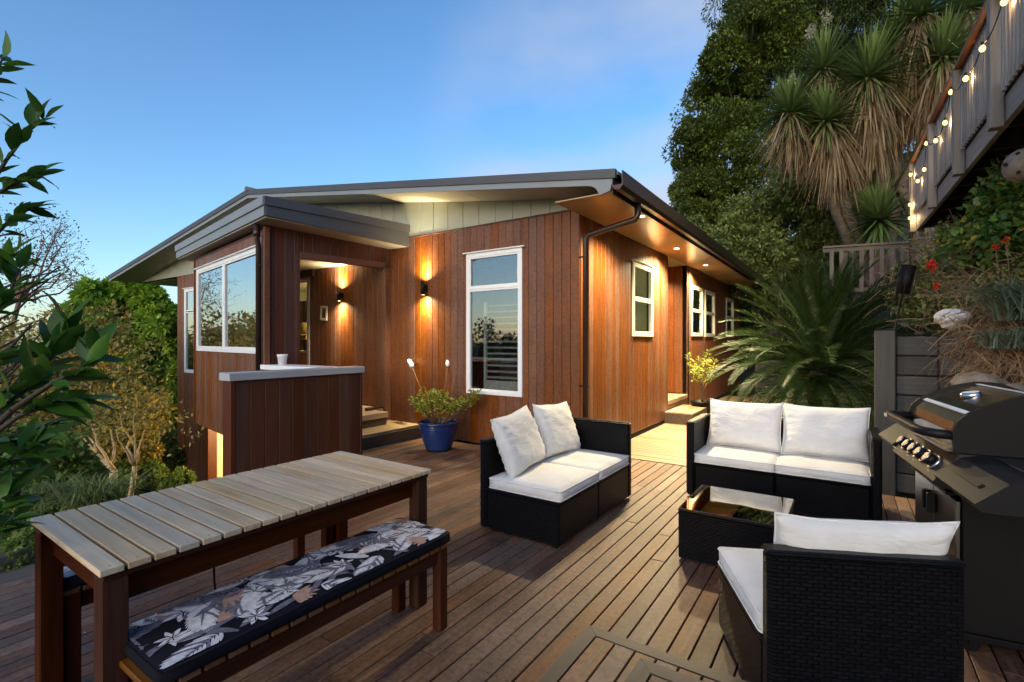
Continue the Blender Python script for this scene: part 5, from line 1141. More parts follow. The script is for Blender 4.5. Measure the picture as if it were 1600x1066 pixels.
# shrubs below the deck on the left
def shrub(name, label, c, r, per, size, mat, seed, group=None, sub=(12, .42), aspect=.5, n=6):
    rng = np.random.default_rng(seed); c = Vector(c); z0 = c.z - r[2] * .9; t = empty(name, (c.x, c.y, z0), 0, label, 'shrub', group)
    cls = spread((0, 0, c.z - z0), r, n, seed, (.5, .8)); m = MB()
    for q, _ in cls: limb(m, (0, 0, -.1), q, .022, .006, rng, 4, .12)
    m.build('stems', M['twig_dark'], t)
    V, F = clumps_to_leaves(cls, per, size, rng, sub, .1, 0, aspect); link('foliage', npmesh('foliage', V, F, mat), t); return t
shrub('round_shrub', 'dark olive clipped shrub beside the lower house wall', WP(255, 705, 12.0), (.55, .6, .55), 150, .06, M['l_olive'], 41)
shrub('low_shrub', 'low dark green hedge plant beyond the middle of the table', WP(225, 762, 10.0), (.8, .7, .35), 150, .08, M['l_mid'], 42)
shrub('garden_bush', 'small leaved yellow-green bush by the timber edging at the deck corner', WP(28, 855, 3.5), (.26, .30, .26), 70, .04, M['l_mid'], 43)
shrub('garden_bush', 'dark leafy bush behind the grass clump at the left edge', WP(60, 720, 6.0), (.8, .7, .8), 120, .08, M['l_mid'], 44)
def hedge_row():
    for i, (u, v, d, r) in enumerate(((20, 760, 9, 1.2), (110, 745, 13, 1.4), (-80, 640, 12, 1.8))):
        shrub('hillside_shrub', ('rounded dark shrub on the slope behind the foreground leaves', 'leafy shrub low on the slope between the tree trunks', 'tall shrub on the slope at the far left')[i], WP(u, v, d), (r, r, r * .7), 150, .11, M['l_mid'], 45 + i)
hedge_row()
# pale house wall and gravel glimpsed through the trunks
gp = link('garden_path', boxmesh('garden_path', 7.0, 2.5, .06, M['white_rock'], .01), None, (WP(170, 745, 16)[0], WP(170, 745, 16)[1], ground_z(WP(170, 745, 16)[0], WP(170, 745, 16)[1]) + .02)); tag(gp, 'pale gravel path on the slope', kind='structure')
# grass clumps: arching blades
def blades(n, L, w, spread_, rng, arch=.9, up=1.0, seg=5, z0=0.0):
    V = []; F = []
    for i in range(n):
        a = rng.uniform(0, 2 * PI); out = rng.uniform(.15, 1.0) * spread_; l = L * rng.uniform(.6, 1.15); base = Vector((rng.normal() * .06 * spread_ * 2, rng.normal() * .06 * spread_ * 2, z0))
        d = Vector((math.cos(a), math.sin(a), 0)); sd_ = Vector((-d.y, d.x, 0)); k = len(V)
        for j in range(seg + 1):
            t = j / seg; th = arch * t * t * 1.6; p = base + d * (out * l * (t + .35 * t * t)) + Vector((0, 0, up * l * (t - arch * .62 * t * t * t)))
            ww = w * (1 - t) ** .6 * (.6 + .8 * min(1, t * 4)) * .5 if j < seg else .0004
            V += [p + sd_ * ww, p - sd_ * ww]
        for j in range(seg): F.append((k + 2 * j, k + 2 * j + 1, k + 2 * j + 3, k + 2 * j + 2))
    return np.array([tuple(v) for v in V]), np.array(F)
def clump(name, label, loc, n, L, w, sp, mat, seed, arch=.9, up=1.0, cat='grass clump', group=None):
    rng = np.random.default_rng(seed); V, F = blades(n, L, w, sp, rng, arch, up)
    o = link(name, npmesh(name, V, F, mat), None, loc); tag(o, label, cat, group); return o
clump('grass_clump', 'fountain of long green grass blades beyond the left end of the table', WP(150, 800, 4.6), 420, .62, .010, .75, M['l_grass'], 51, .9, .85, group='grass tufts on the left slope')
clump('grass_clump', 'smaller tuft of arching grass nearer the foreground shrub', WP(85, 790, 4.8), 260, .5, .010, .7, M['l_grass'], 52, .9, .85, group='grass tufts on the left slope')
tb_ = empty('timber_edging', (WP(45, 880, 3.3)[0], WP(45, 880, 3.3)[1], -.25), R_(4), 'weathered grey sleeper lying beyond the deck edge', 'sleeper')
m = MB(); m.box(-.09, .09, -1.2, .45, 0, .16, .012); m.build('beam', M['grey_wood_y'], tb_)
m = MB(); m.box(-.30, -.12, -1.0, .60, .10, .26, .012); m.build('beam', M['grey_wood_y'], tb_)
# --- foreground shrub with large glossy leaves
def fore_shrub():
    rnd = random.Random(12); base = world(-260, 1000, 1.75); t = empty('glossy_shrub', base, 0, 'dark glossy leaved shrub leaning in at the left edge of the foreground', 'shrub')
    V, F = leaf_pts(Vector((0, 0, 0)), Vector((0, 1, 0)), Vector((0, 0, 1)), 1.0, .36, .12); prof = [(0, 0), (.12, .45), (.3, .9), (.5, 1.0), (.7, .78), (.88, .35), (1, 0)]
    V, F = [], []
    for tt, ww in prof:
        c = Vector((0, tt, -.16 * tt * tt)); V += [c + Vector((.17 * ww, 0, .035 * ww)), c, c + Vector((-.17 * ww, 0, .035 * ww))]
    for i in range(len(prof) - 1):
        a = 3 * i; F += [(a, a + 1, a + 4, a + 3), (a + 1, a + 2, a + 5, a + 4)]
    lms = []
    for (dr_, cu, tw) in ((.16, .0, .0), (.30, .06, .25), (.05, -.05, -.2), (.40, .10, .1)):
        V = []
        for tt, ww in prof:
            c = Vector((.05 * tw * math.sin(tt * PI), tt, -dr_ * tt * tt + cu * math.sin(tt * 9) * .25)); a_ = tw * tt
            for sx in (1, 0, -1): V.append(c + Vector((sx * .145 * ww * math.cos(a_), 0, .05 * ww * abs(sx) + sx * .145 * ww * math.sin(a_))))
        m = MB(); m.add(V, F, True); lms.append(m.mesh('leaf', M['l_shrub']))
    st = MB(); spots = []
    br = [  # stem way points (u, v) at a depth
        (1.55, [(-120, 520), (-40, 330), (10, 250), (45, 205), (70, 185)], 12, .085), (1.55, [(-60, 330), (0, 300), (30, 285), (60, 275)], 9, .08),
        (1.6, [(-140, 300), (-50, 150), (-10, 120), (5, 90)], 7, .085), (1.5, [(-80, 420), (-10, 370), (20, 340), (45, 325)], 9, .08),
        (1.3, [(-160, 760), (-30, 660), (40, 610), (80, 560), (105, 515)], 22, .105), (1.3, [(20, 640), (80, 600), (130, 575), (150, 545)], 13, .10), (1.25, [(-40, 700), (30, 650), (80, 630), (120, 625)], 16, .10),
        (1.35, [(-100, 560), (-30, 500), (10, 470), (30, 420)], 16, .095), (1.35, [(-120, 800), (-40, 760), (20, 720), (60, 690)], 18, .10), (1.3, [(-120, 900), (-60, 840), (-10, 800), (25, 770)], 16, .10),
        (1.45, [(-100, 640), (-30, 580), (10, 560), (50, 545)], 16, .095), (1.4, [(-90, 480), (-30, 440), (0, 420), (20, 395)], 12, .09), (1.5, [(-80, 880), (-40, 850), (-5, 830), (20, 810)], 12, .09), (1.55, [(-90, 700), (-20, 690), (20, 690), (70, 665)], 16, .10), (1.6, [(-90, 620), (-20, 620), (20, 610), (55, 590)], 14, .10),
        (1.6, [(-90, 780), (-30, 740), (10, 720), (45, 715)], 16, .10), (1.65, [(-90, 680), (-30, 650), (10, 640), (50, 650)], 16, .10), (1.7, [(-100, 540), (-40, 520), (0, 515), (30, 500)], 14, .10), (1.65, [(-90, 400), (-40, 380), (-5, 360), (15, 345)], 12, .09), (1.55, [(-100, 860), (-50, 820), (-15, 780), (5, 750)], 16, .10), (1.5, [(-80, 600), (-20, 570), (20, 540), (50, 505)], 14, .10)]
    for (d, wps, n, L) in br:
        n = int(n * (1.8 if wps[-1][1] < 330 else 1.25))
        P = [world(u, v, d + .03 * i) for i, (u, v) in enumerate(wps)]
        st.tube([base] + P if False else P, [.008 - .0055 * i / (len(P) - 1) for i in range(len(P))], 6)
        st.tube([base, base.lerp(P[0], .6) + Vector((0, 0, .08)), P[0]], [.014, .011, .008], 6)
        for k in range(n):
            f = .30 + .70 * (k + 1) / n; x = f * (len(P) - 1); i = min(len(P) - 2, int(x)); q = P[i].lerp(P[i + 1], x - i); ax = (P[i + 1] - P[i]).normalized()
            sd_ = ax.cross(Vector((rnd.gauss(0, .3), rnd.gauss(0, .3), 1))).normalized() * (1 if k % 2 else -1)
            dr = (ax * rnd.uniform(.5, 1.0) + sd_ * rnd.uniform(.5, 1.0) + Vector((0, 0, rnd.uniform(-.25, .35)))).normalized() if k < n - 1 else ax
            spots.append((q, dr, L * rnd.uniform(.7, 1.15)))
    n_main = len(spots)
    for k in range(26):
        v0 = rnd.uniform(400, 860); u1 = rnd.uniform(15, 100) - max(0, v0 - 700) * .35; d0 = rnd.uniform(1.45, 1.9)
        P = [world(-90, v0 + rnd.uniform(0, 60), d0), world(-30, v0 + 15, d0 + .03), world(u1 * .45, v0 - 15, d0 + .05), world(u1, v0 - rnd.uniform(20, 60), d0 + .06)]
        st.tube(P, [.006, .005, .004, .002], 5)
        for j in range(9):
            x = (.3 + .7 * (j + 1) / 9) * 3; i = min(2, int(x)); q = P[i].lerp(P[i + 1], x - i); ax = (P[i + 1] - P[i]).normalized(); sd_ = ax.cross(Vector((rnd.gauss(0, .4), rnd.gauss(0, .4), 1))).normalized() * (1 if j % 2 else -1)
            spots.append((q, (ax * rnd.uniform(.4, 1.0) + sd_ * rnd.uniform(.5, 1.0) + Vector((0, 0, rnd.uniform(-.4, .25)))).normalized(), rnd.uniform(.07, .105)))
    if len(spots) > 298: spots = spots[:n_main][:298] + rnd.sample(spots[n_main:], max(0, 298 - n_main))
    st.build('stems', M['twig_dark'], t, tuple(-base))
    for (q, dr, L) in spots:
        x, y, z = rot_to(dr, Vector((rnd.gauss(0, .5), rnd.gauss(0, .5), 1)).normalized()); R3 = Matrix((x, y, z)).transposed()
        o = link('leaf', rnd.choice(lms), t, q - base); o.rotation_euler = R3.to_euler(); o.scale = (L * rnd.uniform(1.25, 1.6), L * 1.15, L * 1.15)
fore_shrub()

# ------------------------------------------------------------------ cycad
def cycad():
    base = Vector(world(1284, 640, 7.2)); base.z = .22; rnd = random.Random(8); t = empty('cycad_palm', base, 0, 'large dark green cycad palm with a fountain of stiff fronds', 'palm')
    m = MB(); m.lathe([(.02, -.5), (.17, -.4), (.19, .4), (.17, .86), (.10, .98), (.0, 1.0)], 16)
    rr = random.Random(3)
    for k in range(150):
        a, z = rr.uniform(0, 6.28), rr.uniform(-.1, .94); V, F = leaf_pts(Vector((.16 * math.cos(a), .16 * math.sin(a), z)), Vector((math.cos(a), math.sin(a), .7)), Vector((0, 0, 1)), .12, .06, 0, 2); m.add(V, F)
    m.build('trunk', M['bark'], t)
    def frond_mesh(L, arch, seed):
        r2_ = random.Random(seed); q = MB(); n = 22; P = []; x = z = 0.0
        for i in range(n + 1):
            f = i / n; P.append(Vector((0, x, z))); an = -arch * 1.25 * f ** 1.5; x += L / n * math.cos(an); z += L / n * math.sin(an)
        q.tube(P, [.010 * (1 - .85 * i / n) + .0015 for i in range(n + 1)], 5)
        N = 66
        for i in range(N):
            f = .08 + .91 * i / (N - 1); t_ = f * n; j = min(n - 1, int(t_)); p = P[j].lerp(P[j + 1], t_ - j); ax = (P[j + 1] - P[j]).normalized(); upv = Vector((1, 0, 0)).cross(ax)
            l = .185 * math.sin(PI * (.16 + .78 * f)) ** .6 * (L / 1.3)
            for sg in (-1, 1):
                d = (Vector((sg, 0, 0)) * (1.0 - .45 * f) + ax * (.35 + .55 * f) + upv * (.30 + .12 * r2_.uniform(-1, 1))).normalized(); sd_ = ax * .0056; e = p + d * l * r2_.uniform(.85, 1.05) - Vector((0, 0, .012))
                q.add([p + sd_, p - sd_, p + d * l * .6 - sd_ * .8, e, p + d * l * .6 + sd_ * .8], [(0, 1, 2, 3, 4)], False)
        return q.mesh('frond', M['l_cycad'])
    ms = [frond_mesh(1.55, .55, 1), frond_mesh(1.65, .95, 2), frond_mesh(1.45, 1.25, 3), frond_mesh(1.45, .35, 4)]
    N = 165
    for k in range(N):
        f = k / N; el = R_(84) - R_(112) * f ** 1.3 + rnd.uniform(-.12, .12); az = k * 2.399 + rnd.uniform(-.25, .25)
        o = link('frond', ms[3 if f < .12 else (0 if f < .4 else (1 if f < .72 else 2))], t, (.07 * math.cos(az), .07 * math.sin(az), .92 - .24 * f)); o.rotation_euler = (Matrix.Rotation(az, 3, 'Z') @ Matrix.Rotation(el, 3, 'X') @ Matrix.Rotation(rnd.uniform(-.35, .35), 3, 'Y')).to_euler(); s_ = rnd.uniform(.95, 1.15); o.scale = (s_, s_, s_)
    V, F = leaf_pts(Vector((.05, -.45, .40)), Vector((.3, -.7, -.5)), Vector((0, 0, 1)), .30, .16, .1); m = MB(); m.add(V, F); m.build('dead_frond', M['l_brown'], t)
cycad()
# low ferny plants round the cycad foot
for i, (u, v, d, n) in enumerate(((1190, 640, 8.2, 140), (1330, 640, 6.6, 120), (1225, 655, 6.9, 120))):
    p = world(u, v, d); clump('strappy_plant', ('dark strappy undergrowth left of the cycad foot by the path', 'dark strappy undergrowth between the cycad and the sleeper wall', 'pale fringed undergrowth right under the cycad trunk')[i], (p.x, p.y, p.z - .15), n, .55, .012, .8, M['l_cycad'], 60 + i, .9, .8, 'plant')

# ------------------------------------------------------------------ retaining wall
def sleepers():
    p = world(1384, 650, 5.2); base = Vector((p.x, p.y, 0)); t = empty('sleeper_wall', base, R_(-6), 'charcoal timber sleeper retaining wall behind the grill', 'retaining wall')
    m = MB(); m.box(-.095, .085, -.06, .10, -.3, 1.56, .010); m.build('post', M['sleeper_z'], t)
    for k in range(8):
        z = 1.50 - .205 * (k + 1)
        m = MB(); m.box(.09, .425, -.03, .08, z + .004, z + .200, .012); m.build('sleeper', M['sleeper'], t)
        r = Matrix.Translation((.435, .02, 0)) @ Matrix.Rotation(R_(-20 + (k % 3) * 4), 4, 'Z'); e = .20 + .04 * ((k * 5) % 3)
        m = MB(); m.box(.0, e + .06, -.05, .12, z + .004, z + .198, .018, r); m.build('sleeper', M['sleeper'], t)
    m = MB(); m.box(-.05, .42, .085, .9, -.3, 1.46, .02); m.build('backing_timber', M['under'], t)
sleepers()

# ------------------------------------------------------------------ upper deck with balustrade and string lights
UB = lambda a: 1.05 + (11.4 - a) * .0295        # its outer face in plan
up = empty('upper_deck', (1.05, 11.4, 3.45), 0, 'raised grey timber deck with a slatted balustrade high on the bank', 'deck')
UO = Vector((1.05, 11.4, 3.45)); ANG = math.atan2(1, -.0295) - PI / 2
def upart(m, name, mat): return m.build(name, mat, up, (0, 0, 0), (0, 0, ANG))
def LM(a): return (11.4 - a)                    # distance toward the viewer along the face; local y = -LM
m = MB(); m.box(.0, .05, -8.2, .06, .0, .24, .004); upart(m, 'edge_beam', M['pale_wood_y'])
for k in range(12):
    m = MB(); m.box(.052, 5.0, -.04 - .7 * k - .045, -.04 - .7 * k, .02, .22); upart(m, 'joist', M['under'])
for k in range(38):
    m = MB(); m.box(.03 + .13 * k, .152 + .13 * k, -8.2, .06, .242, .270, .003); upart(m, 'floor_board', M['grey_wood_y'])
posts = [0.0, 1.92, 3.62, 5.12, 6.6, 8.1]
for y in posts: link('post', boxmesh('post', .10, .115, 1.24, M['pale_wood'], .005), up, Matrix.Rotation(ANG, 3, 'Z') @ Vector((-.054, -y, -.03)), (0, 0, ANG))
m = MB(); m.box(-.10, .03, -8.2, .10, 1.21, 1.255, .006); upart(m, 'handrail', M['rail_wood'])
m = MB(); m.box(-.028, .016, -8.2, .06, 1.10, 1.205, .003); upart(m, 'top_rail', M['grey_wood_y'])
m = MB(); m.box(-.0, .045, -8.2, .06, .30, .38, .003); upart(m, 'bottom_rail', M['under'])
bm_ = boxmesh('baluster', .030, .046, .86, M['pale_wood'], .003)
y = .12
while y < 8.1:
    if min(abs(y - q) for q in posts) > .10: link('baluster', bm_, up, Matrix.Rotation(ANG, 3, 'Z') @ Vector((-.041, -y, .235)), (0, 0, ANG))
    y += .098
for y in (0.0, 3.62, 6.6):
    m = MB(); m.box(.3, .42, -y - .06, -y + .06, -2.2, -.001, .006); upart(m, 'bearer_post', M['grey_wood'])
m = MB(); m.box(4.9, 4.98, -8.2, .06, -2.5, .0); upart(m, 'back_skirt', M['under'])
# string lights on the outer face
sl = empty('string_light', UO, 0, 'warm festoon bulbs strung along the upper deck balustrade', 'string lights')
bulbs = [(1421.5, 341), (1421.7, 320), (1423, 273), (1434, 283), (1444, 265), (1447.7, 224), (1462, 220), (1476.6, 192), (1486, 144), (1509, 123), (1535, 76), (1569, 3)]
pts = []
for (u, v) in bulbs:
    d_ = (u - 800) / 762; c, s = math.cos(YAW), math.sin(YAW); den0 = d_ * c - s; den1 = d_ * s + c
    # meet the plane just in front of the balusters
    yy = (1.05 + 11.4 * .0295 - .11) / (den0 + .0295 * den1); pts.append(world(u, v, yy) - UO)
m = MB()
ends = [Vector((pts[0].x, pts[0].y, -.9))] + pts
for p, q in zip(ends[:-1], ends[1:]):
    P = [p.lerp(q, i / 8) + Vector((0, 0, .05 - .12 * math.sin(PI * i / 8) * (q - p).length)) for i in range(9)]; m.tube(P, .005, 5)
m.build('cable', M['black'], sl)
for p in pts:
    b = MB(); b.lathe([(0, -.030), (.016, -.026), (.025, -.008), (.025, .007), (.015, .024), (.010, .031)], 14); bo = b.build('bulb', M['e_bulb'], sl, p)
    b = MB(); b.lathe([(.012, .029), (.013, .06), (0, .062)], 12); b.build('socket', M['black'], bo); lamp('bulb_light', 'POINT', (.050, .0, -.01), 2.2, (1, .62, .25), bo, .02)
# stair and lower fence beside it
stv = empty('timber_stair', (1.32, 11.7, 2.2), 0, 'dark timber stair climbing beside the upper deck post', 'stair')
for k in range(5):
    m = MB(); m.box(.0, 1.3, .22 * k - .6, .22 * k - .34, 1.15 - .24 * (4 - k), 1.19 - .24 * (4 - k), .004); m.build('tread', M['grey_wood_x'], stv)
m = MB(); m.extr([(-.75, -.3), (.62, 1.2), (.62, 1.0), (-.55, -.3)], -.05, 0, 'x'); m.build('stringer', M['grey_wood_y'], stv)
m = MB(); m.box(-.28, -.16, -.35, -.23, -1.3, 2.35, .006); m.build('newel_post', M['grey_wood'], stv)
lf_ = empty('lower_fence', (0, 0, 0), 0, 'low grey paling balustrade behind the cycad', 'fence'); a0, a1 = world(1290, 385, 10), world(1422, 376, 9.5); a0.z = a1.z = 3.39; lf_.location = a0
dv_ = a1 - a0; fr = math.atan2(dv_.y, dv_.x); lf_.rotation_euler = (0, 0, fr); fl = dv_.length
m = MB(); m.box(-.05, fl, -.05, .05, -.04, 0, .004); m.build('top_rail', M['grey_wood_x'], lf_)
m = MB(); m.box(-.05, fl, -.02, .02, -.13, -.042, .004); m.build('rail', M['grey_wood_x'], lf_)
m = MB(); m.box(-.05, fl, -.02, .02, -.95, -.87, .004); m.build('rail', M['grey_wood_x'], lf_)
pal = boxmesh('paling', .075, .02, .86, M['grey_wood'], .003)
for k in range(int(fl / .17)): link('paling', pal, lf_, (.10 + .17 * k, -.032, -.96))
for x in (.35, fl - .06): link('post', boxmesh('post', .10, .09, 1.6, M['grey_wood'], .004), lf_, (x, .07, -1.65))

# ------------------------------------------------------------------ yuccas
def yucca(name, label, base, heads, seed, blade=.62, skirt=True, stalk=()):
    rng = np.random.default_rng(seed); base = Vector(base); t = empty(name, base, 0, label, 'yucca'); m = MB()
    for i, (h, L, sk) in enumerate(heads):
        h = Vector(h) - base; limb(m, (rng.uniform(-.1, .1), rng.uniform(-.1, .1), -.5), h, .15, .085, rng, 7, .10)
    m.build('trunk', M['bark_yucca'], t)
    rnd_ = rng
    for i, (h, L, sk) in enumerate(heads):
        h = Vector(h) - base; n = 150; V = []; F = []; lean = Vector((rng.normal() * .35 - .15, rng.normal() * .35 - .25, 1)).normalized(); Rq = Vector((0, 0, 1)).rotation_difference(lean).to_matrix()
        for k in range(n):
            f = (k + .5) / n; el = R_(88) - R_(125) * f ** .9; az = k * 2.399; d = Rq @ Vector((math.cos(az) * math.cos(el), math.sin(az) * math.cos(el), math.sin(el)))
            sd_ = d.cross(Vector((0, 0, 1))).normalized(); l = L * rng.uniform(.8, 1.1); b = len(V); nn = sd_.cross(d)
            for j, (tt, ww) in enumerate(((0, .022), (.35, .034), (.7, .023), (1, .001))):
                p = h + d * l * tt - Vector((0, 0, .16 * l * tt * tt * (1 if f > .25 else .2))); V += [p + sd_ * ww + nn * ww * .3, p, p - sd_ * ww + nn * ww * .3]
            for j in range(3): F += [(b + 3 * j, b + 3 * j + 1, b + 3 * j + 4, b + 3 * j + 3), (b + 3 * j + 1, b + 3 * j + 2, b + 3 * j + 5, b + 3 * j + 4)]
        link('leaf_rosette', npmesh('leaf_rosette', np.array([tuple(v) for v in V]), np.array(F), M['l_yucca']), t)
        if sk > 0:
            V = []; F = []; n = int(420 * (1 + sk))
            for k in range(n):
                az = rng.uniform(0, 2 * PI); zz = -sk * rng.uniform(0, 1) ** 1.1; rr_ = .12 + .10 * rng.uniform(); dn = (-h).normalized() if h.length > .1 else Vector((0, 0, -1)); p0 = h + (dn * .75 + Vector((0, 0, -.25))) * (-zz) + Vector((math.cos(az) * .11, math.sin(az) * .11, 0)); l = rng.uniform(.3, 1.15)
                out = .95 * math.exp(zz * .8) * rng.uniform(.2, 1.15); d = Vector((math.cos(az + rng.normal() * .2) * out, math.sin(az + rng.normal() * .2) * out, -.95)).normalized(); kk = Vector(rng.normal(size=3)) * .10 * l; sd_ = (Vector((-math.sin(az), math.cos(az), 0)) + Vector(rng.normal(size=3)) * .5) * .013 * rng.uniform(.5, 1.3); b = len(V)
                q = p0 + d * l * .35 + Vector((math.cos(az), math.sin(az), 0)) * .08 * l + kk * .5; e = p0 + d * l - Vector((0, 0, .10)) + kk
                V += [p0 + sd_, p0 - sd_, q + sd_, q - sd_, e + sd_ * .3, e - sd_ * .3]; F += [(b, b + 1, b + 3, b + 2), (b + 2, b + 3, b + 5, b + 4)]
            o = link('dead_leaf_skirt', npmesh('dead_leaf_skirt', np.array([tuple(v) for v in V]), np.array(F), M['l_dry']), t)
    for s_ in stalk:
        p = Vector(s_) - base; q = MB(); q.tube([p, p + Vector((.03, 0, .75))], [.018, .006], 6); q.build('flower_stalk', M['bark_yucca'], t)
        V, F = clumps_to_leaves([(tuple(p + Vector((.03, 0, .5))), (.10, .10, .22))], 40, .05, rng, (8, .5)); link('blossom', npmesh('blossom', V, F, M['flower']), t)
DY = 11.5
yucca('yucca_tree', 'branching yucca with many leafy heads and long straw-coloured skirts', (WP(1385, 350, DY)[0], WP(1385, 350, DY)[1], 2.9), [(WP(1235, 178, DY), 1.0, .7), (WP(1287, 108, DY + .4), 1.05, .6), (WP(1290, 190, DY - .5), .9, 1.0), (WP(1356, 122, DY - .6), 1.15, 1.5), (WP(1395, 75, DY), 1.15, 1.8), (WP(1330, 160, DY + .4), .9, 1.4)], 71, .75, True, [WP(1235, 160, DY), WP(1262, 85, DY + .4), WP(1290, 60, DY + .8)])
yucca('yucca_tree', 'tall yucca with a drooping dead skirt close behind the balustrade', (WP(1425, 340, 11)[0], WP(1425, 340, 11)[1], 3.0), [(WP(1473, 90, 10.6), 1.0, 2.2), (WP(1440, 25, 11), 1.1, 2.2), (WP(1515, 15, 11.5), 1.0, 1.6)], 72)
yucca('young_yucca', 'low spiky yucca growing behind the lower balustrade', (WP(1372, 370, 11)[0], WP(1372, 370, 11)[1], 2.9), [(WP(1374, 345, 10.8), 1.0, 0), (WP(1395, 305, 11.6), .9, 0)], 73)

# ------------------------------------------------------------------ planting on the bank
def strands(name, label, region, n, L, mat, seed, kind=None, cat=None, down=.6, w=.006, side=1.0):
    """loose dry stems lying every way over the bank: region = list of (u, v, depth, radius)"""
    rng = np.random.default_rng(seed); V = []; F = []
    for i in range(n):
        u, v, d, r = region[int(rng.integers(len(region)))]; c = world(u, v, d); p = c + Vector(rng.normal(size=3)) * r * .5
        dr = Vector((rng.normal() * side, rng.normal() * side, rng.normal() * .6 - down * .3)).normalized(); l = L * rng.uniform(.4, 1.3); bend = Vector(rng.normal(size=3)) * l * .22 - Vector((0, 0, down * l * .5))
        sd_ = dr.cross(Vector(rng.normal(size=3))).normalized() * w * rng.uniform(.5, 1.2); b = len(V)
        for j in range(4):
            t = j / 3; q = p + dr * l * t + bend * t * t; k = sd_ * (1 - .7 * t); V += [q + k, q - k]
        for j in range(3): F.append((b + 2 * j, b + 2 * j + 1, b + 2 * j + 3, b + 2 * j + 2))
    o = link(name, npmesh(name, np.array([tuple(v) for v in V]), np.array(F), mat)); tag(o, label, cat, None, kind); return o
def bank():
    # earthen face behind the grill: a rough mound in front of the ground sheet
    bm = bmesh.new(); bmesh.ops.create_icosphere(bm, subdivisions=5, radius=1.0)
    c = world(1640, 640, 4.6); c.z = .25
    for v in bm.verts:
        k = 1 + mnoise.noise(v.co * 1.7) * .22 + mnoise.noise(v.co * 5) * .10 + mnoise.noise(v.co * 13) * .04; v.co = Vector((v.co.x * .95 * k, v.co.y * 1.0 * k, v.co.z * .85 * k))
    for f in bm.faces: f.smooth = True
    me = bpy.data.meshes.new('earth_bank'); bm.to_mesh(me); bm.free(); me.materials.append(M['earth']); o = link('earth_bank', me, None, c); tag(o, 'crumbling brown earth bank behind the grill', kind='structure')
bank()
def rock(name, u, v, d, s, mat, label, seed):
    bm = bmesh.new(); bmesh.ops.create_icosphere(bm, subdivisions=4, radius=1.0)
    for q in bm.verts:
        n = mnoise.noise(q.co * 1.1 + Vector((seed, 0, 0))) * .3 + mnoise.noise(q.co * 3 + Vector((0, seed, 0))) * .13 + mnoise.noise(q.co * 9) * .04; q.co = Vector((q.co.x * s[0], q.co.y * s[1], q.co.z * s[2])) * (1 + n)
    me = bpy.data.meshes.new(name); bm.to_mesh(me); bm.free(); me.materials.append(mat); o = link(name, me, None, world(u, v, d), (.1, .2, seed)); tag(o, label, 'rock'); return o
rock('white_rock', 1490, 497, 4.75, (.17, .12, .09), M['white_rock'], 'pale white boulder lying on top of the sleeper wall', 2)
rock('mossy_rock', 1532, 612, 3.95, (.24, .18, .15), M['rock'], 'grey-brown weathered rock behind the grill hood', 5)
rock('dark_rock', 1585, 628, 3.6, (.25, .18, .12), M['rock'], 'darker flat rock at the right edge behind the grill', 8)
strands('hanging_dead_grass', 'tangle of dead brown stems hanging over the earth bank', [(1560, 535, 4.3, .28), (1580, 545, 4.2, .32), (1610, 560, 4.1, .4), (1575, 570, 4.1, .2), (1600, 590, 3.95, .2), (1550, 512, 4.5, .22), (1640, 540, 4.2, .4)], 3000, .24, M['l_brown'], 81, 'stuff', None, 1.1, .0045)
strands('dry_undergrowth', 'dry straw-coloured undergrowth on the planted bank', [(1450, 455, 6.2, .4), (1480, 440, 5.9, .5), (1520, 440, 5.6, .5), (1460, 430, 6.6, .45), (1500, 410, 6.2, .5), (1490, 465, 5.6, .35), (1530, 480, 5.0, .35), (1540, 400, 6.2, .5)], 1900, .30, M['l_brown'], 82, 'stuff', None, .2, .0045)
def leafy_mass(name, label, region, per, size, mat, seed, kind='stuff', aspect=.6):
    rng = np.random.default_rng(seed); V, F = clumps_to_leaves([(WP(u, v, d), r) for (u, v, d, r) in region], per, size, rng, (12, .45), .15, .2, aspect); o = link(name, npmesh(name, V, F, mat)); tag(o, label, kind=kind); return o
leafy_mass('bank_undergrowth', 'olive green ground cover among the dry stems of the bank', [(1440, 480, 6.1, .35), (1470, 440, 6.2, .4), (1520, 450, 5.9, .4), (1450, 470, 6.0, .3), (1500, 480, 5.6, .35), (1560, 480, 5.2, .4), (1490, 400, 6.9, .4), (1430, 450, 7.0, .35), (1600, 420, 5.6, .5), (1640, 460, 5.2, .5)], 90, .06, M['l_olive'], 83)
leafy_mass('climbing_creeper', 'fresh green creeper with yellowing leaves below the upper deck', [(1530, 350, 5.6, .30), (1555, 320, 5.5, .3), (1580, 300, 5.3, .3), (1520, 390, 5.6, .28), (1550, 380, 5.4, .3), (1590, 350, 5.1, .3), (1600, 280, 5.2, .3), (1500, 370, 5.9, .2), (1630, 320, 5.1, .3)], 34, .085, M['l_creeper'], 84)
clump('blue_grass_clump', 'big fountain of blue-green strappy leaves at the right edge of the bank', WP(1625, 500, 3.9), 520, .75, .012, .9, M['l_blue'], 85, .95, .75, 'grass clump')
clump('blue_grass_clump', 'smaller blue-green strappy clump lower on the bank at the right edge', WP(1600, 545, 3.8), 260, .50, .010, .9, M['l_blue'], 86, .95, .6, 'grass clump')
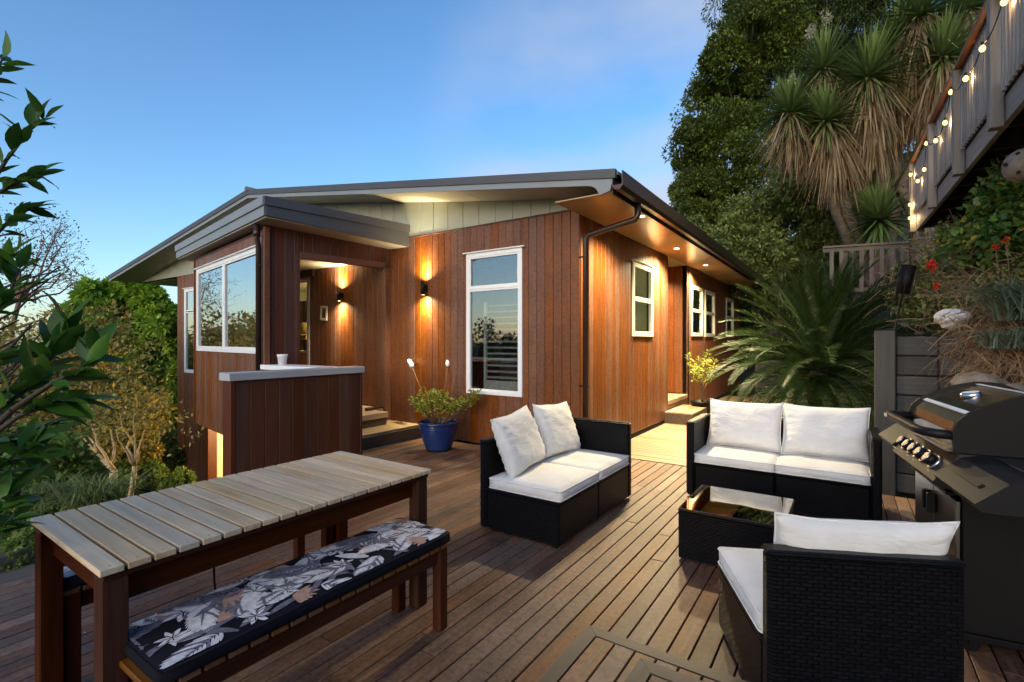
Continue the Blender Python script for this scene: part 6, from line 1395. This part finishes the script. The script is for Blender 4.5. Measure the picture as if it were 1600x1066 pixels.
for i, (u, v, d, lab) in enumerate(((1455, 416, 5.4, 'bright red flower head above the lantern on the bank'), (1464, 448, 5.3, 'smaller red flower lower on the bank beside the dry grass'), (1572, 376, 4.7, 'red flower highest among the creeper leaves'), (1556, 387, 4.8, 'pinkish red flower just below the creeper'))):
    rng = np.random.default_rng(90 + i); V, F = clumps_to_leaves([((0, 0, 0), (.042, .026, .020, .020)[i])], 10, (.04, .028, .022, .022)[i], rng, (8, .5), 0, 0, .8); p = world(u, v, d); t = empty('red_flower', p, 0, lab, 'flower', 'red flowers on the bank'); link('petals', npmesh('petals', V, F, M['red']), t)
    m = MB(); m.tube([(0, 0, -.02), (.02, .02, -.22), (.03, .02, -.45)], .004, 5); m.build('stem', M['twig'], t)
# lantern on its stake
p = world(1407, 475, 5.6); ln = empty('garden_lantern', p, 0, 'black wire caged garden lantern on a leaning stake beside the cycad', 'lantern'); TL = Matrix.Rotation(R_(10), 4, 'Y')
m = MB(); m.tube([TL @ Vector((0, 0, -.9)), TL @ Vector((0, 0, .12))], .010, 6); m.build('stake', M['black'], ln)
m = MB(); m.tube([TL @ Vector((0, 0, .12)), TL @ Vector((0, 0, .44))], [.055, .068], 12); m.build('shade', M['black'], ln)
m = MB()
for k in range(8):
    a = k * PI / 4; m.tube([TL @ Vector((.03 * math.cos(a), .03 * math.sin(a), -.02)), TL @ Vector((.085 * math.cos(a), .085 * math.sin(a), .12)), TL @ Vector((.095 * math.cos(a), .095 * math.sin(a), .45)), TL @ Vector((.05 * math.cos(a), .05 * math.sin(a), .50))], .004, 5)
m.build('cage', M['black'], ln)
o = (lambda q: (q.sphere((0, 0, 0), .13, 20, 14), q.build('timber_ball', M['rock'], None, world(1600, 258, 3.9)))[-1])(MB()); tag(o, 'round weathered ball ornament hanging at the right edge under the deck', 'ornament')
for k in range(5):
    a = k * 1.25; q = MB(); q.tube([(-.10 * math.cos(a) - .02, -.085, .075 * math.sin(a)), (-.11 * math.cos(a) - .02, -.10, .08 * math.sin(a))], .014, 8); q.build('hole_plug', M['black'], o)
# trees behind the viewer, seen only as reflections in the windows
for i, (b, a, h, r) in enumerate(((-13.5, -7.5, 5.2, 1.9), (-9.5, -6.0, 4.0, 1.6), (-17, -3.5, 5.5, 2.1), (-20.5, 2.6, 5.8, 1.8), (-22.5, 5.8, 4.6, 1.7))):
    z0 = ground_z(b, a); cl = spread((b, a, z0 + h * .68), (r, r, h * .34), 10, 100 + i, (.4, .7))
    tree('garden_tree', ('broad tree standing left behind the viewer', 'low dark tree behind the viewer', 'rounded tree beyond the left garden', 'autumn tree left of the view facing the bay window', 'second autumn tree facing the bay window')[i], (b, a, z0), (b, a, z0 + h * .7), cl, 60, .16, M['l_dark'] if i < 3 else M['l_autumn'], M['bark'], .14, 110 + i, sub=(10, .45), twigs=0 if i < 3 else 4)
